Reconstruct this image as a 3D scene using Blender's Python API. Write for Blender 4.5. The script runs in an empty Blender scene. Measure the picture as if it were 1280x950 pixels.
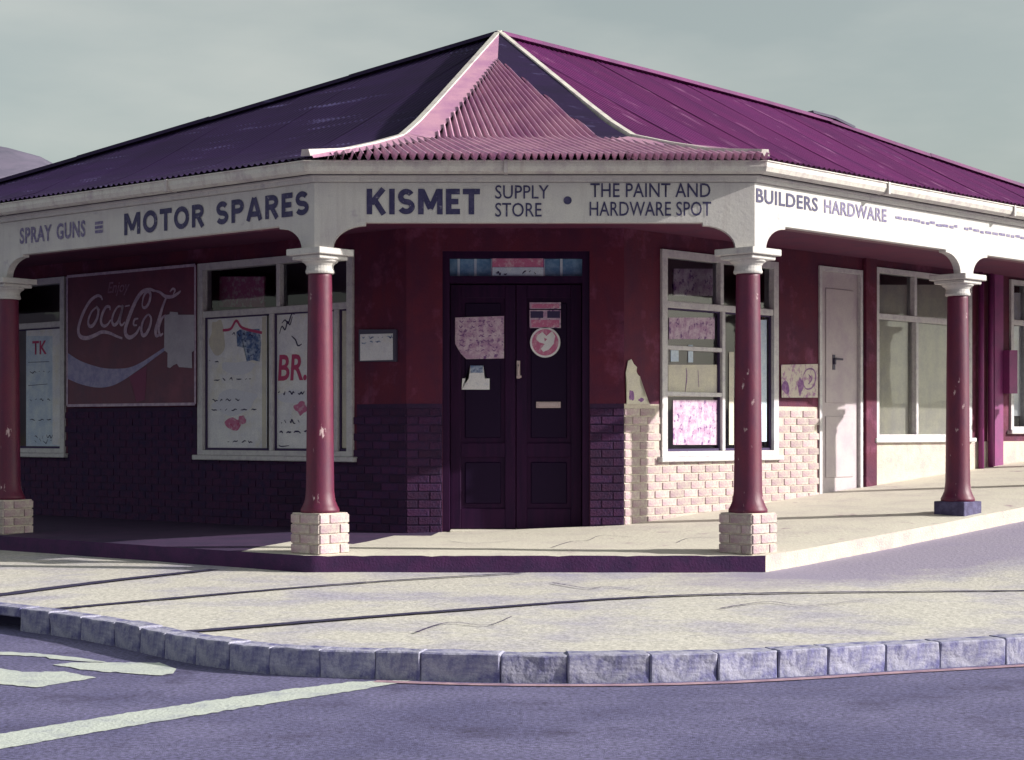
import bpy, bmesh, math, random
from mathutils import Vector, Matrix, noise
random.seed(7)
S = bpy.context.scene
COL = S.collection
R = math.radians

# ------------------------------------------------------------------ camera
FPX, EYE, CX, HY = 2200.0, 1.27, 640.0, 540.0      # focal length in px of the 1280 px photo, eye height, horizon row
cam = bpy.data.cameras.new('camera'); cam_o = bpy.data.objects.new('camera', cam); COL.objects.link(cam_o)
cam.sensor_width = 36.0; cam.lens = 36.0 * FPX / 1280.0
cam.shift_y = (HY - 475.0) / 1280.0
cam.clip_start = 0.1; cam.clip_end = 9000
cam_o.location = (0, 0, EYE); cam_o.rotation_euler = (R(90), 0, 0)
S.camera = cam_o

# ------------------------------------------------------------------ world, sun, exposure
SUN_AZ, SUN_EL = 99.0, 23.5          # clockwise from +Y, degrees
w = bpy.data.worlds.new('World'); S.world = w; w.use_nodes = True
nt = w.node_tree; nt.nodes.clear()
sky = nt.nodes.new('ShaderNodeTexSky'); sky.sky_type = 'NISHITA'; sky.sun_disc = False
sky.sun_elevation = R(SUN_EL); sky.sun_rotation = R(SUN_AZ)
sky.air_density = 1.0; sky.dust_density = 3.0; sky.ozone_density = 1.0
hsv = nt.nodes.new('ShaderNodeHueSaturation'); hsv.inputs['Saturation'].default_value = 0.32
tint = nt.nodes.new('ShaderNodeMix'); tint.data_type = 'RGBA'; tint.blend_type = 'MULTIPLY'
tint.inputs[0].default_value = 1.0; tint.inputs[7].default_value = (0.93, 1.0, 0.93, 1)
bg = nt.nodes.new('ShaderNodeBackground'); bg.inputs[1].default_value = 0.068
wo = nt.nodes.new('ShaderNodeOutputWorld')
nt.links.new(sky.outputs[0], hsv.inputs['Color']); nt.links.new(hsv.outputs[0], tint.inputs[6])
wtc = nt.nodes.new('ShaderNodeTexCoord'); wmp = nt.nodes.new('ShaderNodeMapping'); wmp.inputs['Scale'].default_value = (1.2, 1.2, 4.0)
wns = nt.nodes.new('ShaderNodeTexNoise'); wns.inputs['Scale'].default_value = 2.6; wns.inputs['Detail'].default_value = 6
wmr = nt.nodes.new('ShaderNodeMapRange'); wmr.inputs[1].default_value = 0.4; wmr.inputs[2].default_value = 0.75; wmr.inputs[3].default_value = 0.0; wmr.inputs[4].default_value = 0.5
cl = nt.nodes.new('ShaderNodeMix'); cl.data_type = 'RGBA'; cl.inputs[7].default_value = (5.6, 5.55, 5.1, 1)
nt.links.new(wtc.outputs['Generated'], wmp.inputs[0]); nt.links.new(wmp.outputs[0], wns.inputs['Vector']); nt.links.new(wns.outputs[0], wmr.inputs[0])
nt.links.new(wmr.outputs[0], cl.inputs[0]); nt.links.new(tint.outputs[2], cl.inputs[6])
nt.links.new(cl.outputs[2], bg.inputs[0]); nt.links.new(bg.outputs[0], wo.inputs[0])
sun = bpy.data.lights.new('sun', 'SUN'); sun.energy = 3.3; sun.angle = R(0.55); sun.color = (1.0, 0.955, 0.885)
sun_o = bpy.data.objects.new('sun', sun); COL.objects.link(sun_o); sun_o.location = (30, -8, 20)
sdir = Vector((math.sin(R(SUN_AZ)) * math.cos(R(SUN_EL)), math.cos(R(SUN_AZ)) * math.cos(R(SUN_EL)), math.sin(R(SUN_EL))))
sun_o.rotation_euler = sdir.to_track_quat('Z', 'Y').to_euler()
S.view_settings.view_transform = 'Standard'; S.view_settings.look = 'None'
S.view_settings.exposure = 1.1; S.view_settings.gamma = 1.0

# ------------------------------------------------------------------ materials
MATS = {}
def mat(name, col, rough=0.75, col2=None, scale=6.0, spread=(0.42, 0.62), bump=0.0, bscale=60.0, stretch=(1, 1, 1),
        col3=None, scale3=1.2, spread3=(0.5, 0.7), rnd=0.0, metal=0.0, spec=0.4, fine=0.12, rot=0.0, fscale=140.0, drip=None):
    m = bpy.data.materials.new(name); m.use_nodes = True; n = m.node_tree; L = n.links
    b = n.nodes['Principled BSDF']
    b.inputs['Roughness'].default_value = rough; b.inputs['Metallic'].default_value = metal
    b.inputs['Specular IOR Level'].default_value = spec
    tc = n.nodes.new('ShaderNodeTexCoord'); mp = n.nodes.new('ShaderNodeMapping'); mp.inputs['Scale'].default_value = stretch
    src = tc.outputs['Object']
    if rot:
        vr = n.nodes.new('ShaderNodeVectorRotate'); vr.rotation_type = 'Z_AXIS'; vr.inputs['Angle'].default_value = R(rot); L.new(src, vr.inputs[0]); src = vr.outputs[0]
    L.new(src, mp.inputs[0])
    def noise_mask(sc, sp, det=6.0):
        t = n.nodes.new('ShaderNodeTexNoise'); t.inputs['Scale'].default_value = sc; t.inputs['Detail'].default_value = det
        t.inputs['Roughness'].default_value = 0.65
        L.new(mp.outputs[0], t.inputs['Vector'])
        r = n.nodes.new('ShaderNodeMapRange'); r.inputs[1].default_value = sp[0]; r.inputs[2].default_value = sp[1]
        L.new(t.outputs[0], r.inputs[0]); return r.outputs[0]
    def mix(fac, a, c, bt='MIX'):
        x = n.nodes.new('ShaderNodeMix'); x.data_type = 'RGBA'; x.blend_type = bt
        if isinstance(fac, float): x.inputs[0].default_value = fac
        else: L.new(fac, x.inputs[0])
        for s, v in ((6, a), (7, c)):
            if isinstance(v, tuple): x.inputs[s].default_value = (*v, 1)
            else: L.new(v, x.inputs[s])
        return x.outputs[2]
    c = tuple(col)
    if col2: c = mix(noise_mask(scale, spread), c, tuple(col2))
    if col3: c = mix(noise_mask(scale3, spread3), c, tuple(col3))
    if drip:
        md = n.nodes.new('ShaderNodeMapping'); md.inputs['Scale'].default_value = (11, 11, 0.9); L.new(src, md.inputs[0])
        t = n.nodes.new('ShaderNodeTexNoise'); t.inputs['Scale'].default_value = 1.0; t.inputs['Detail'].default_value = 7; t.inputs['Roughness'].default_value = .7; L.new(md.outputs[0], t.inputs['Vector'])
        r = n.nodes.new('ShaderNodeMapRange'); r.inputs[1].default_value = .52; r.inputs[2].default_value = .72; r.inputs[4].default_value = drip[3]; L.new(t.outputs[0], r.inputs[0])
        c = mix(r.outputs[0], c, tuple(drip[:3]))
    if fine:
        f = noise_mask(fscale, (0.3, 0.7), 3.0)
        g = n.nodes.new('ShaderNodeMapRange'); g.inputs[3].default_value = 1 - fine * 1.6; g.inputs[4].default_value = 1 + fine
        L.new(f, g.inputs[0]); c = mix(1.0, c, g.outputs[0], 'MULTIPLY')
    if rnd:
        oi = n.nodes.new('ShaderNodeObjectInfo'); g = n.nodes.new('ShaderNodeMapRange')
        g.inputs[3].default_value = 1 - rnd; g.inputs[4].default_value = 1 + rnd
        L.new(oi.outputs['Random'], g.inputs[0]); c = mix(1.0, c, g.outputs[0], 'MULTIPLY')
    if isinstance(c, tuple): b.inputs['Base Color'].default_value = (*c, 1)
    else: L.new(c, b.inputs['Base Color'])
    if bump:
        t = n.nodes.new('ShaderNodeTexNoise'); t.inputs['Scale'].default_value = bscale; t.inputs['Detail'].default_value = 5
        L.new(mp.outputs[0], t.inputs['Vector'])
        bp = n.nodes.new('ShaderNodeBump'); bp.inputs['Strength'].default_value = bump; bp.inputs['Distance'].default_value = 0.02
        L.new(t.outputs[0], bp.inputs['Height']); L.new(bp.outputs[0], b.inputs['Normal'])
    MATS[name] = m; return m

mat('red_plaster', (0.105, 0.009, 0.030), 0.8, (0.06, 0.006, 0.034), 1.6, (0.4, 0.65), 0.25, 40, col3=(0.19, 0.045, 0.105), scale3=2.6, spread3=(0.54, 0.72), drip=(0.055, 0.012, 0.04, .55))
mat('brick_shade', (0.048, 0.011, 0.05), 0.9, (0.024, 0.010, 0.05), 9, rnd=0.3, bump=0.4, bscale=50)  # dado brick of the shaded walls, shade put into the colour
mat('mortar_shade', (0.038, 0.012, 0.05), 0.9, (0.026, 0.012, 0.045), 8, bump=0.3)  # mortar of the same walls, darkened to match their shade
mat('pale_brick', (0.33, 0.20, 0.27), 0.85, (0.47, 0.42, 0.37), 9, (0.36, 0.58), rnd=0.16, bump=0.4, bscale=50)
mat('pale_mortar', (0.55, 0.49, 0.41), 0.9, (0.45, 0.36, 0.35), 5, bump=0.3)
mat('cream_paint', (0.50, 0.475, 0.455), 0.6, (0.43, 0.40, 0.41), 3.0, (0.4, 0.7), 0.12, 30, col3=(0.36, 0.32, 0.36), scale3=7, spread3=(0.60, 0.72), drip=(0.33, 0.28, 0.29, .55))
mat('frame_paint', (0.55, 0.53, 0.54), 0.5, (0.42, 0.38, 0.44), 14, (0.45, 0.7), 0.15, 40)
mat('gutter_paint', (0.55, 0.52, 0.48), 0.5, (0.40, 0.34, 0.36), 5, (0.48, 0.68), 0.1, 30, drip=(0.27, 0.18, 0.19, .5))
mat('seam_dark', (0.05, 0.03, 0.09), 0.8)
mat('post_paint', (0.115, 0.010, 0.036), 0.5, (0.075, 0.007, 0.038), 5, (0.4, 0.65), 0.08, 30, col3=(0.5, 0.36, 0.38), scale3=9, spread3=(0.635, 0.68), stretch=(1, 1, 0.5), drip=(0.05, 0.008, 0.03, .6))
mat('plinth_paint', (0.05, 0.04, 0.10), 0.8, (0.09, 0.08, 0.17), 12, bump=0.3)
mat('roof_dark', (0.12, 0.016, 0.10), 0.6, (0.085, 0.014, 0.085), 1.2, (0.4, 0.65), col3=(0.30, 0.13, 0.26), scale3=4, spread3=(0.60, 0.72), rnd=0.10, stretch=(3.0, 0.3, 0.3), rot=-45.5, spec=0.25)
mat('roof_shade_navy', (0.022, 0.009, 0.048), 0.7, (0.016, 0.008, 0.035), 1.2, (0.4, 0.65), col3=(0.085, 0.07, 0.17), scale3=3, spread3=(0.60, 0.70), rnd=0.12, stretch=(0.25, 3, 3), rot=39.8, spec=0.2)  # roof parts turned from the sun, their shade put into the colour
mat('roof_pink', (0.52, 0.29, 0.40), 0.6, (0.38, 0.17, 0.31), 2.5, (0.4, 0.65), rnd=0.06, col3=(0.27, 0.10, 0.19), scale3=6, spread3=(0.60, 0.74))
mat('ridge_metal', (0.15, 0.025, 0.12), 0.5, (0.10, 0.02, 0.09), 4)
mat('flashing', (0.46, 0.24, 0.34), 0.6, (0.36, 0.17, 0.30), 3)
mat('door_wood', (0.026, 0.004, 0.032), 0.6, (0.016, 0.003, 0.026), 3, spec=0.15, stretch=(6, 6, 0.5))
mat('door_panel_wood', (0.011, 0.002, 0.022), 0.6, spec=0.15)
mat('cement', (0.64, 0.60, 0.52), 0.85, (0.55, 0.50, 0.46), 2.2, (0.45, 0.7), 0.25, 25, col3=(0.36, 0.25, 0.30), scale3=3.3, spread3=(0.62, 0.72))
mat('cement_shade', (0.06, 0.03, 0.085), 0.7, (0.04, 0.025, 0.07), 3, bump=0.2)  # cement with the veranda shade put into its colour
mat('stoep_face_shade', (0.06, 0.014, 0.075), 0.85, (0.035, 0.012, 0.06), 5, bump=0.2, col3=(0.32, 0.25, 0.3), scale3=9, spread3=(0.70, 0.74))  # front and left stoep edge, shade put into the colour, pale chips
mat('pavement_concrete', (0.53, 0.50, 0.46), 0.9, (0.40, 0.375, 0.43), 1.3, (0.46, 0.66), 0.3, 30, col3=(0.36, 0.335, 0.43), scale3=0.55, spread3=(0.54, 0.68), fine=0.22, fscale=38.0)
def stain(name, col, cx, cy, ang, ax, ay):
    m = MATS[name]; n = m.node_tree; L = n.links; b = n.nodes['Principled BSDF']
    old = b.inputs['Base Color'].links[0].from_socket
    tc = n.nodes.new('ShaderNodeTexCoord'); mp = n.nodes.new('ShaderNodeMapping'); mp.vector_type = 'TEXTURE'
    mp.inputs['Location'].default_value = (cx, cy, 0); mp.inputs['Rotation'].default_value = (0, 0, R(ang)); mp.inputs['Scale'].default_value = (ax, ay, 50)
    ln = n.nodes.new('ShaderNodeVectorMath'); ln.operation = 'LENGTH'
    t = n.nodes.new('ShaderNodeTexNoise'); t.inputs['Scale'].default_value = 2.2; t.inputs['Detail'].default_value = 9; t.inputs['Roughness'].default_value = .75
    ad = n.nodes.new('ShaderNodeMath'); ad.operation = 'ADD'; r = n.nodes.new('ShaderNodeMapRange')
    r.inputs[1].default_value = 1.35; r.inputs[2].default_value = 1.75; r.inputs[3].default_value = 0.9; r.inputs[4].default_value = 0.0
    x = n.nodes.new('ShaderNodeMix'); x.data_type = 'RGBA'; x.inputs[7].default_value = (*col, 1)
    L.new(tc.outputs['Object'], mp.inputs[0]); L.new(mp.outputs[0], ln.inputs[0]); L.new(tc.outputs['Object'], t.inputs['Vector'])
    L.new(ln.outputs['Value'], ad.inputs[0]); L.new(t.outputs[0], ad.inputs[1]); L.new(ad.outputs[0], r.inputs[0])
    L.new(r.outputs[0], x.inputs[0]); L.new(old, x.inputs[6]); L.new(x.outputs[2], b.inputs['Base Color'])
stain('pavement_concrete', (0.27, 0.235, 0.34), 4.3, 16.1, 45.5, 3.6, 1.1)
mat('kerb_stone', (0.34, 0.33, 0.43), 0.85, (0.12, 0.115, 0.26), 10, (0.42, 0.62), 0.5, 25, rnd=0.07)
mat('asphalt', (0.10, 0.092, 0.20), 0.92, (0.155, 0.142, 0.27), 1.1, (0.38, 0.66), 0.35, 190, col3=(0.065, 0.055, 0.125), scale3=2.1, spread3=(0.54, 0.7), fine=0.4, fscale=42.0)
mat('tar_patch', (0.31, 0.27, 0.37), 0.9, (0.22, 0.185, 0.29), 3, bump=0.4)
mat('near_black', (0.03, 0.024, 0.07), 0.8)
mat('road_paint', (0.50, 0.53, 0.50), 0.7, (0.36, 0.38, 0.42), 5, (0.48, 0.7), bump=0.3, bscale=50)
mat('red_road_paint', (0.42, 0.27, 0.32), 0.8, (0.25, 0.15, 0.22), 9)
mat('earth', (0.16, 0.13, 0.13), 0.95, (0.12, 0.11, 0.10), 0.02)
mat('hill_rock', (0.125, 0.105, 0.16), 0.95, (0.075, 0.07, 0.11), 0.02, bump=0.5, bscale=0.05, fine=0)
mat('letter_ink', (0.022, 0.018, 0.075), 0.6, (0.06, 0.05, 0.12), 12, (0.45, 0.7), col3=(0.22, 0.20, 0.26), scale3=26, spread3=(0.61, 0.68))
mat('letter_faded', (0.11, 0.09, 0.20), 0.7, (0.24, 0.21, 0.29), 30, (0.42, 0.66))
mat('paper', (0.74, 0.73, 0.75), 0.7, (0.60, 0.59, 0.66), 4, (0.4, 0.66), col3=(0.66, 0.62, 0.52), scale3=2.4, spread3=(0.5, 0.7))
mat('paper_blue', (0.44, 0.52, 0.66), 0.7, (0.60, 0.66, 0.72), 5)
mat('paper_pink', (0.40, 0.24, 0.38), 0.7, (0.56, 0.44, 0.53), 11, (0.42, 0.58), col3=(0.17, 0.07, 0.22), scale3=15, spread3=(0.55, 0.62))
mat('paper_cream', (0.60, 0.56, 0.46), 0.7, (0.50, 0.46, 0.42), 4)
mat('paper_print', (0.55, 0.49, 0.44), 0.7, (0.34, 0.17, 0.32), 12, (0.50, 0.62))
mat('print_red', (0.42, 0.05, 0.14), 0.7)
mat('print_rose', (0.48, 0.13, 0.26), 0.7, (0.60, 0.42, 0.50), 18, (0.5, 0.68))
mat('print_blue', (0.06, 0.11, 0.27), 0.7, (0.40, 0.46, 0.58), 11, (0.42, 0.62), col3=(0.03, 0.05, 0.16), scale3=24, spread3=(0.52, 0.62))
mat('print_dark', (0.035, 0.025, 0.085), 0.7)
mat('print_grey', (0.62, 0.62, 0.70), 0.7)
mat('print_violet', (0.16, 0.06, 0.22), 0.7, (0.30, 0.15, 0.32), 20)
mat('sign_red', (0.115, 0.018, 0.05), 0.5, (0.085, 0.018, 0.055), 3, (0.4, 0.65), col3=(0.16, 0.03, 0.07), scale3=2)
mat('sign_white', (0.50, 0.38, 0.48), 0.6, (0.34, 0.24, 0.36), 18)
mat('sign_faint', (0.26, 0.13, 0.22), 0.6, (0.16, 0.06, 0.12), 20)
mat('sign_wave', (0.33, 0.30, 0.46), 0.6, (0.22, 0.20, 0.38), 12)
mat('sign_bare', (0.43, 0.40, 0.47), 0.7, (0.38, 0.35, 0.42), 6)
mat('rust_stain', (0.19, 0.05, 0.11), 0.8)
mat('brass', (0.55, 0.42, 0.42), 0.35, metal=0.7)
mat('steel_dark', (0.05, 0.04, 0.08), 0.5)
mat('interior_wall', (0.22, 0.15, 0.19), 0.9)
mat('ceiling_paint', (0.12, 0.02, 0.06), 0.8, (0.09, 0.02, 0.06), 3)
mat('violet_pipe', (0.22, 0.03, 0.15), 0.6, (0.17, 0.03, 0.13), 5)
mat('door_cream', (0.46, 0.40, 0.42), 0.6, (0.40, 0.33, 0.38), 3)
mat('blue_glass_paint', (0.10, 0.22, 0.40), 0.4, (0.20, 0.34, 0.52), 16)

g = bpy.data.materials.new('glass'); g.use_nodes = True; n = g.node_tree; n.nodes.clear()
fr = n.nodes.new('ShaderNodeFresnel'); fr.inputs[0].default_value = 1.5
tr = n.nodes.new('ShaderNodeBsdfTransparent'); tr.inputs[0].default_value = (0.90, 0.92, 0.94, 1)
gl = n.nodes.new('ShaderNodeBsdfGlossy'); gl.inputs['Roughness'].default_value = 0.03
gt = n.nodes.new('ShaderNodeTexCoord'); gn = n.nodes.new('ShaderNodeTexNoise'); gn.inputs['Scale'].default_value = 2.2
gb = n.nodes.new('ShaderNodeBump'); gb.inputs['Strength'].default_value = 0.08; gb.inputs['Distance'].default_value = 0.02
n.links.new(gt.outputs['Object'], gn.inputs['Vector']); n.links.new(gn.outputs[0], gb.inputs['Height']); n.links.new(gb.outputs[0], gl.inputs['Normal'])
mx = n.nodes.new('ShaderNodeMixShader'); mo = n.nodes.new('ShaderNodeOutputMaterial')
n.links.new(fr.outputs[0], mx.inputs[0]); n.links.new(tr.outputs[0], mx.inputs[1]); n.links.new(gl.outputs[0], mx.inputs[2]); n.links.new(mx.outputs[0], mo.inputs[0])
MATS['glass'] = g

# ------------------------------------------------------------------ helpers
WM = {}                                   # world matrices of the objects built here
def place(o, parent, frame):
    pw = WM[parent.name] if parent else Matrix()
    wmx = frame if frame is not None else (Matrix() if parent and parent.type == 'EMPTY' else pw.copy())
    o.parent = parent; o.matrix_basis = pw.inverted() @ wmx; WM[o.name] = wmx
def link(name, me, material, parent=None, frame=None):
    o = bpy.data.objects.new(name, me); COL.objects.link(o)
    if material and me is not None and not me.materials: me.materials.append(MATS[material])
    place(o, parent, frame); return o
def obj(name, bm, material, parent=None, frame=None, smooth=False):
    me = bpy.data.meshes.new(name)
    bmesh.ops.recalc_face_normals(bm, faces=bm.faces[:])
    if smooth:
        for f in bm.faces: f.smooth = True
    bm.to_mesh(me); bm.free()
    return link(name, me, material, parent, frame)
def pyobj(name, vs, fs, material, parent=None, frame=None, smooth=False):
    me = bpy.data.meshes.new(name); me.from_pydata([tuple(v) for v in vs], [], fs); me.update()
    if smooth: me.polygons.foreach_set('use_smooth', [True] * len(me.polygons))
    return link(name, me, material, parent, frame)
def empty(name, frame, parent=None):
    o = bpy.data.objects.new(name, None); COL.objects.link(o); o.empty_display_size = 0.2
    place(o, parent, frame); return o
def tag(o, label, cat, group=None):
    o['label'] = label; o['category'] = cat
    if group: o['group'] = group
    return o
def struct(o): o['kind'] = 'structure'; return o
def bx(bm, x0, x1, y0, y1, z0, z1, bev=0.0):
    r = bmesh.ops.create_cube(bm, size=1.0)
    for v in r['verts']:
        v.co = Vector((x0 + (v.co.x + .5) * (x1 - x0), y0 + (v.co.y + .5) * (y1 - y0), z0 + (v.co.z + .5) * (z1 - z0)))
    if bev:
        es = list({e for v in r['verts'] for e in v.link_edges})
        bmesh.ops.bevel(bm, geom=es, offset=bev, segments=1, affect='EDGES')
def box(name, m, parent, frame, x0, x1, y0, y1, z0, z1, bev=0.0):
    bm = bmesh.new(); bx(bm, x0, x1, y0, y1, z0, z1, bev); return obj(name, bm, m, parent, frame)
def prism(bm, pts, y0, y1):               # pts (x,z) outline extruded along y
    a = [bm.verts.new((x, y0, z)) for x, z in pts]; b = [bm.verts.new((x, y1, z)) for x, z in pts]
    f1 = bm.faces.new(a); f2 = bm.faces.new(b[::-1]); k = len(pts)
    for i in range(k): bm.faces.new((a[i], b[i], b[(i + 1) % k], a[(i + 1) % k]))
    bmesh.ops.triangulate(bm, faces=[f1, f2])
def lathe(bm, prof, seg=28, c=(0, 0)):
    rings = [[bm.verts.new((c[0] + r * math.cos(2 * math.pi * i / seg), c[1] + r * math.sin(2 * math.pi * i / seg), z)) for i in range(seg)] for r, z in prof]
    for a, b in zip(rings, rings[1:]):
        for i in range(seg): bm.faces.new((a[i], a[(i + 1) % seg], b[(i + 1) % seg], b[i]))
    bm.faces.new(rings[0][::-1]); bm.faces.new(rings[-1])
def FR(x, y, ang, z=0.0): return Matrix.Translation((x, y, z)) @ Matrix.Rotation(ang, 4, 'Z')
def tr(lx, ly=0.0, lz=0.0): return Matrix.Translation((lx, ly, lz))
def on(frame, x, y, ly=0.0):              # pixel -> local (x, z) on the upright plane of a frame (local y = ly)
    q = (x - CX) / FPX
    u = frame.col[0].to_3d(); v = frame.col[1].to_3d(); o = frame.translation + v * ly
    # o.x + l*u.x = q*Y ; o.y + l*u.y = Y
    l = (q * o.y - o.x) / (u.x - q * u.y); Y = o.y + l * u.y
    return l, EYE + (HY - y) / FPX * Y - frame.translation.z
def on_plane(x, y, p0, nrm):
    d = Vector(((x - CX) / FPX, 1.0, (HY - y) / FPX)); c = Vector((0, 0, EYE))
    return c + d * ((p0 - c).dot(nrm) / d.dot(nrm))
def catmull(pts, k=6):
    if len(pts) < 3: return pts
    P = [pts[0]] + list(pts) + [pts[-1]]; out = []
    for i in range(1, len(P) - 2):
        for j in range(k):
            t = j / k
            out.append(tuple(0.5 * (2 * b + (c - a) * t + (2 * a - 5 * b + 4 * c - d) * t * t + (-a + 3 * b - 3 * c + d) * t ** 3)
                             for a, b, c, d in zip(P[i - 1], P[i], P[i + 1], P[i + 2])))
    out.append(tuple(pts[-1])); return out
def ribbon(bm, pts, wd, ly, smooth=True, taper=True):     # pts (x,z); flat painted stroke at local y = ly
    p = catmull(pts) if smooth else pts
    L = []; k = len(p)
    for i, (x, z) in enumerate(p):
        a = p[max(i - 1, 0)]; b = p[min(i + 1, k - 1)]
        dx, dz = b[0] - a[0], b[1] - a[1]; m = math.hypot(dx, dz) or 1
        t = i / (k - 1)
        h = wd / 2 * ((0.45 + 0.55 * math.sin(math.pi * min(max(t, 0.03), 0.97))) if taper else 1)
        L.append((bm.verts.new((x - dz / m * h, ly, z + dx / m * h)), bm.verts.new((x + dz / m * h, ly, z - dx / m * h))))
    for a, b in zip(L, L[1:]): bm.faces.new((a[0], a[1], b[1], b[0]))
def flat(bm, pts, ly):
    f = bm.faces.new([bm.verts.new((x, ly, z)) for x, z in pts])
    bmesh.ops.triangulate(bm, faces=[f])
def boldbm(s, x0, x1, z0, z1, ly, wt):
    """heavy sign-painter capitals drawn as strokes"""
    el = lambda cx, cz, rx, rz, a0, a1, n_=16: [(cx + rx * math.cos(R(a0 + (a1 - a0) * i / n_)), cz + rz * math.sin(R(a0 + (a1 - a0) * i / n_))) for i in range(n_ + 1)]
    stem = [(.13, 0), (.13, 1)]; bowl = [(.1, .89), (.4, .89)] + el(.40, .695, .22, .195, 90, -90, 8) + [(.1, .5)]
    GL = {'K': (.84, [stem, [(.72, 1), (.2, .42)], [(.34, .58), (.74, 0)]]), 'I': (.26, [stem]),
          'S': (.74, [el(.36, .69, .23, .2, 25, 270, 14) + el(.36, .3, .25, .19, 90, -155, 14)]),
          'M': (1.06, [stem, [(.93, 0), (.93, 1)], [(.17, .95), (.53, .22)], [(.89, .95), (.53, .22)]]),
          'E': (.62, [stem, [(.1, .89), (.6, .89)], [(.1, .5), (.54, .5)], [(.1, .11), (.61, .11)]]),
          'T': (.72, [[(.36, 0), (.36, 1)], [(0, .89), (.72, .89)]]), 'O': (.94, [el(.47, .5, .345, .395, 0, 360, 24)]),
          'R': (.76, [stem, bowl, [(.36, .5), (.66, 0)]]), 'P': (.72, [stem, bowl]),
          'A': (.9, [[(.11, 0), (.43, .98)], [(.79, 0), (.47, .98)], [(.25, .28), (.65, .28)]])}
    tot = sum(GL[c][0] + .11 for c in s) - .11; bm = bmesh.new(); x = 0; k = 0
    for c in s:
        for st_ in GL[c][1]:
            ribbon(bm, [(x0 + (x + u) / tot * (x1 - x0), z0 + v * (z1 - z0)) for u, v in st_], wt, ly - k * .0002, False, False); k = (k + 1) % 6
        x += GL[c][0] + .11
    return bm
def textbm(s, x0, x1, z0, z1, ly, bold=0.0, shear=0.0, spacing=1.0, ext=0.0):
    cu = bpy.data.curves.new('t', 'FONT'); cu.body = s; cu.offset = bold; cu.shear = shear; cu.space_character = spacing; cu.resolution_u = 3
    cu.extrude = ext
    o = bpy.data.objects.new('t', cu); COL.objects.link(o)
    me = bpy.data.meshes.new_from_object(o.evaluated_get(bpy.context.evaluated_depsgraph_get()))
    bpy.data.objects.remove(o); bpy.data.curves.remove(cu)
    xs = [v.co.x for v in me.vertices]; ys = [v.co.y for v in me.vertices]
    ax, bx_, ay, by = min(xs), max(xs), min(ys), max(ys)
    for v in me.vertices:
        v.co = Vector((x0 + (v.co.x - ax) / (bx_ - ax) * (x1 - x0), ly - v.co.z, z0 + (v.co.y - ay) / (by - ay) * (z1 - z0)))
    bm = bmesh.new(); bm.from_mesh(me); bpy.data.meshes.remove(me); return bm

# ------------------------------------------------------------------ plan of the corner
def unit(a): return Vector((math.cos(a), math.sin(a)))
AL, AR = R(-39.8), R(45.5)                # bearing of the two street fronts, walking left to right as seen from outside
uL, uR = unit(AL), unit(AR)
C1, C2 = Vector((-1.60, 14.67)), Vector((1.967, 14.67))    # corner posts
W1, W2 = Vector((-1.044, 17.4)), Vector((1.107, 17.4))     # wall corners either side of the shop door
oL, oC, oR = Vector((uL.y, -uL.x)), Vector((0, -1)), Vector((uR.y, -uR.x))   # outward normals
def corner(p, a, na, b, nb, d):           # corner of two lines through p pushed out by d
    pa, pb = p + na * d, p + nb * d
    den = a.x * b.y - a.y * b.x; r = pb - pa
    return pa + a * ((r.x * b.y - r.y * b.x) / den)
def offc(d): return corner(C1, uL, oL, Vector((1, 0)), oC, d), corner(C2, Vector((1, 0)), oC, uR, oR, d)
def frames(d):
    a, b = offc(d); return FR(a.x, a.y, AL), FR(a.x, a.y, 0), FR(b.x, b.y, AR), (b - a).length
WL, WC, WR = FR(W1.x, W1.y, AL), FR(W1.x, W1.y, 0), FR(W2.x, W2.y, AR)
WCW = W2.x - W1.x
LEN_L, LEN_R = 16.0, 17.5
FLOOR, PAVE = 0.27, 0.12
def rise(x, y):                           # the right-hand street climbs away from the corner
    s = (Vector((x, y)) - C2).dot(uR)
    s = max(0.0, s + 0.3); s = s * s / (s + 0.6) if s > 0 else 0.0
    return 0.068 * min(s, 30.0)
def ground(x, y, z0=0.0):                 # pixel -> point on road / pavement
    z = z0
    for _ in range(12):
        Y = (EYE - z) * FPX / (y - HY); X = (x - CX) / FPX * Y; z = z0 + rise(X, Y)
    return Vector((X, Y, z))

# ------------------------------------------------------------------ ground, road, hills
def axis(core, far):
    a = [i * 0.5 for i in range(int(-core * 2), int(core * 2) + 1)]; v = core
    while v < far: v *= 1.5; a = [-v] + a + [v]
    return a
def sheet(name, xs, ys, z0, m):
    vs = [(x, y, z0 + rise(x, y)) for y in ys for x in xs]; k = len(xs)
    fs = [(j * k + i, j * k + i + 1, (j + 1) * k + i + 1, (j + 1) * k + i) for j in range(len(ys) - 1) for i in range(k - 1)]
    return struct(pyobj(name, vs, fs, m, smooth=True))
xs = axis(12, 4000)
sheet('ground', xs, [v + 10 for v in xs], -0.06, 'earth')
road = sheet('road', [i * 0.5 for i in range(-70, 71)], [i * 0.5 - 22 for i in range(0, 150)], 0.0, 'asphalt')
def hill_h(a):                            # skyline over bearing (degrees right of the view axis)
    base = 304 * math.exp(-((a + 30) / 32.0) ** 2) + 90 * math.exp(-((a + 85) / 20.0) ** 2) + 4
    if a > -10: base *= max(0.35, 1 - (a + 10) / 25.0)
    return base * (1 + 0.08 * noise.noise(Vector((a * 0.22, 3, 0))) + 0.06 * noise.noise(Vector((a * 0.9, 7, 0))))
vs, fs = [], []; na, nr = 181, 12
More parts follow.
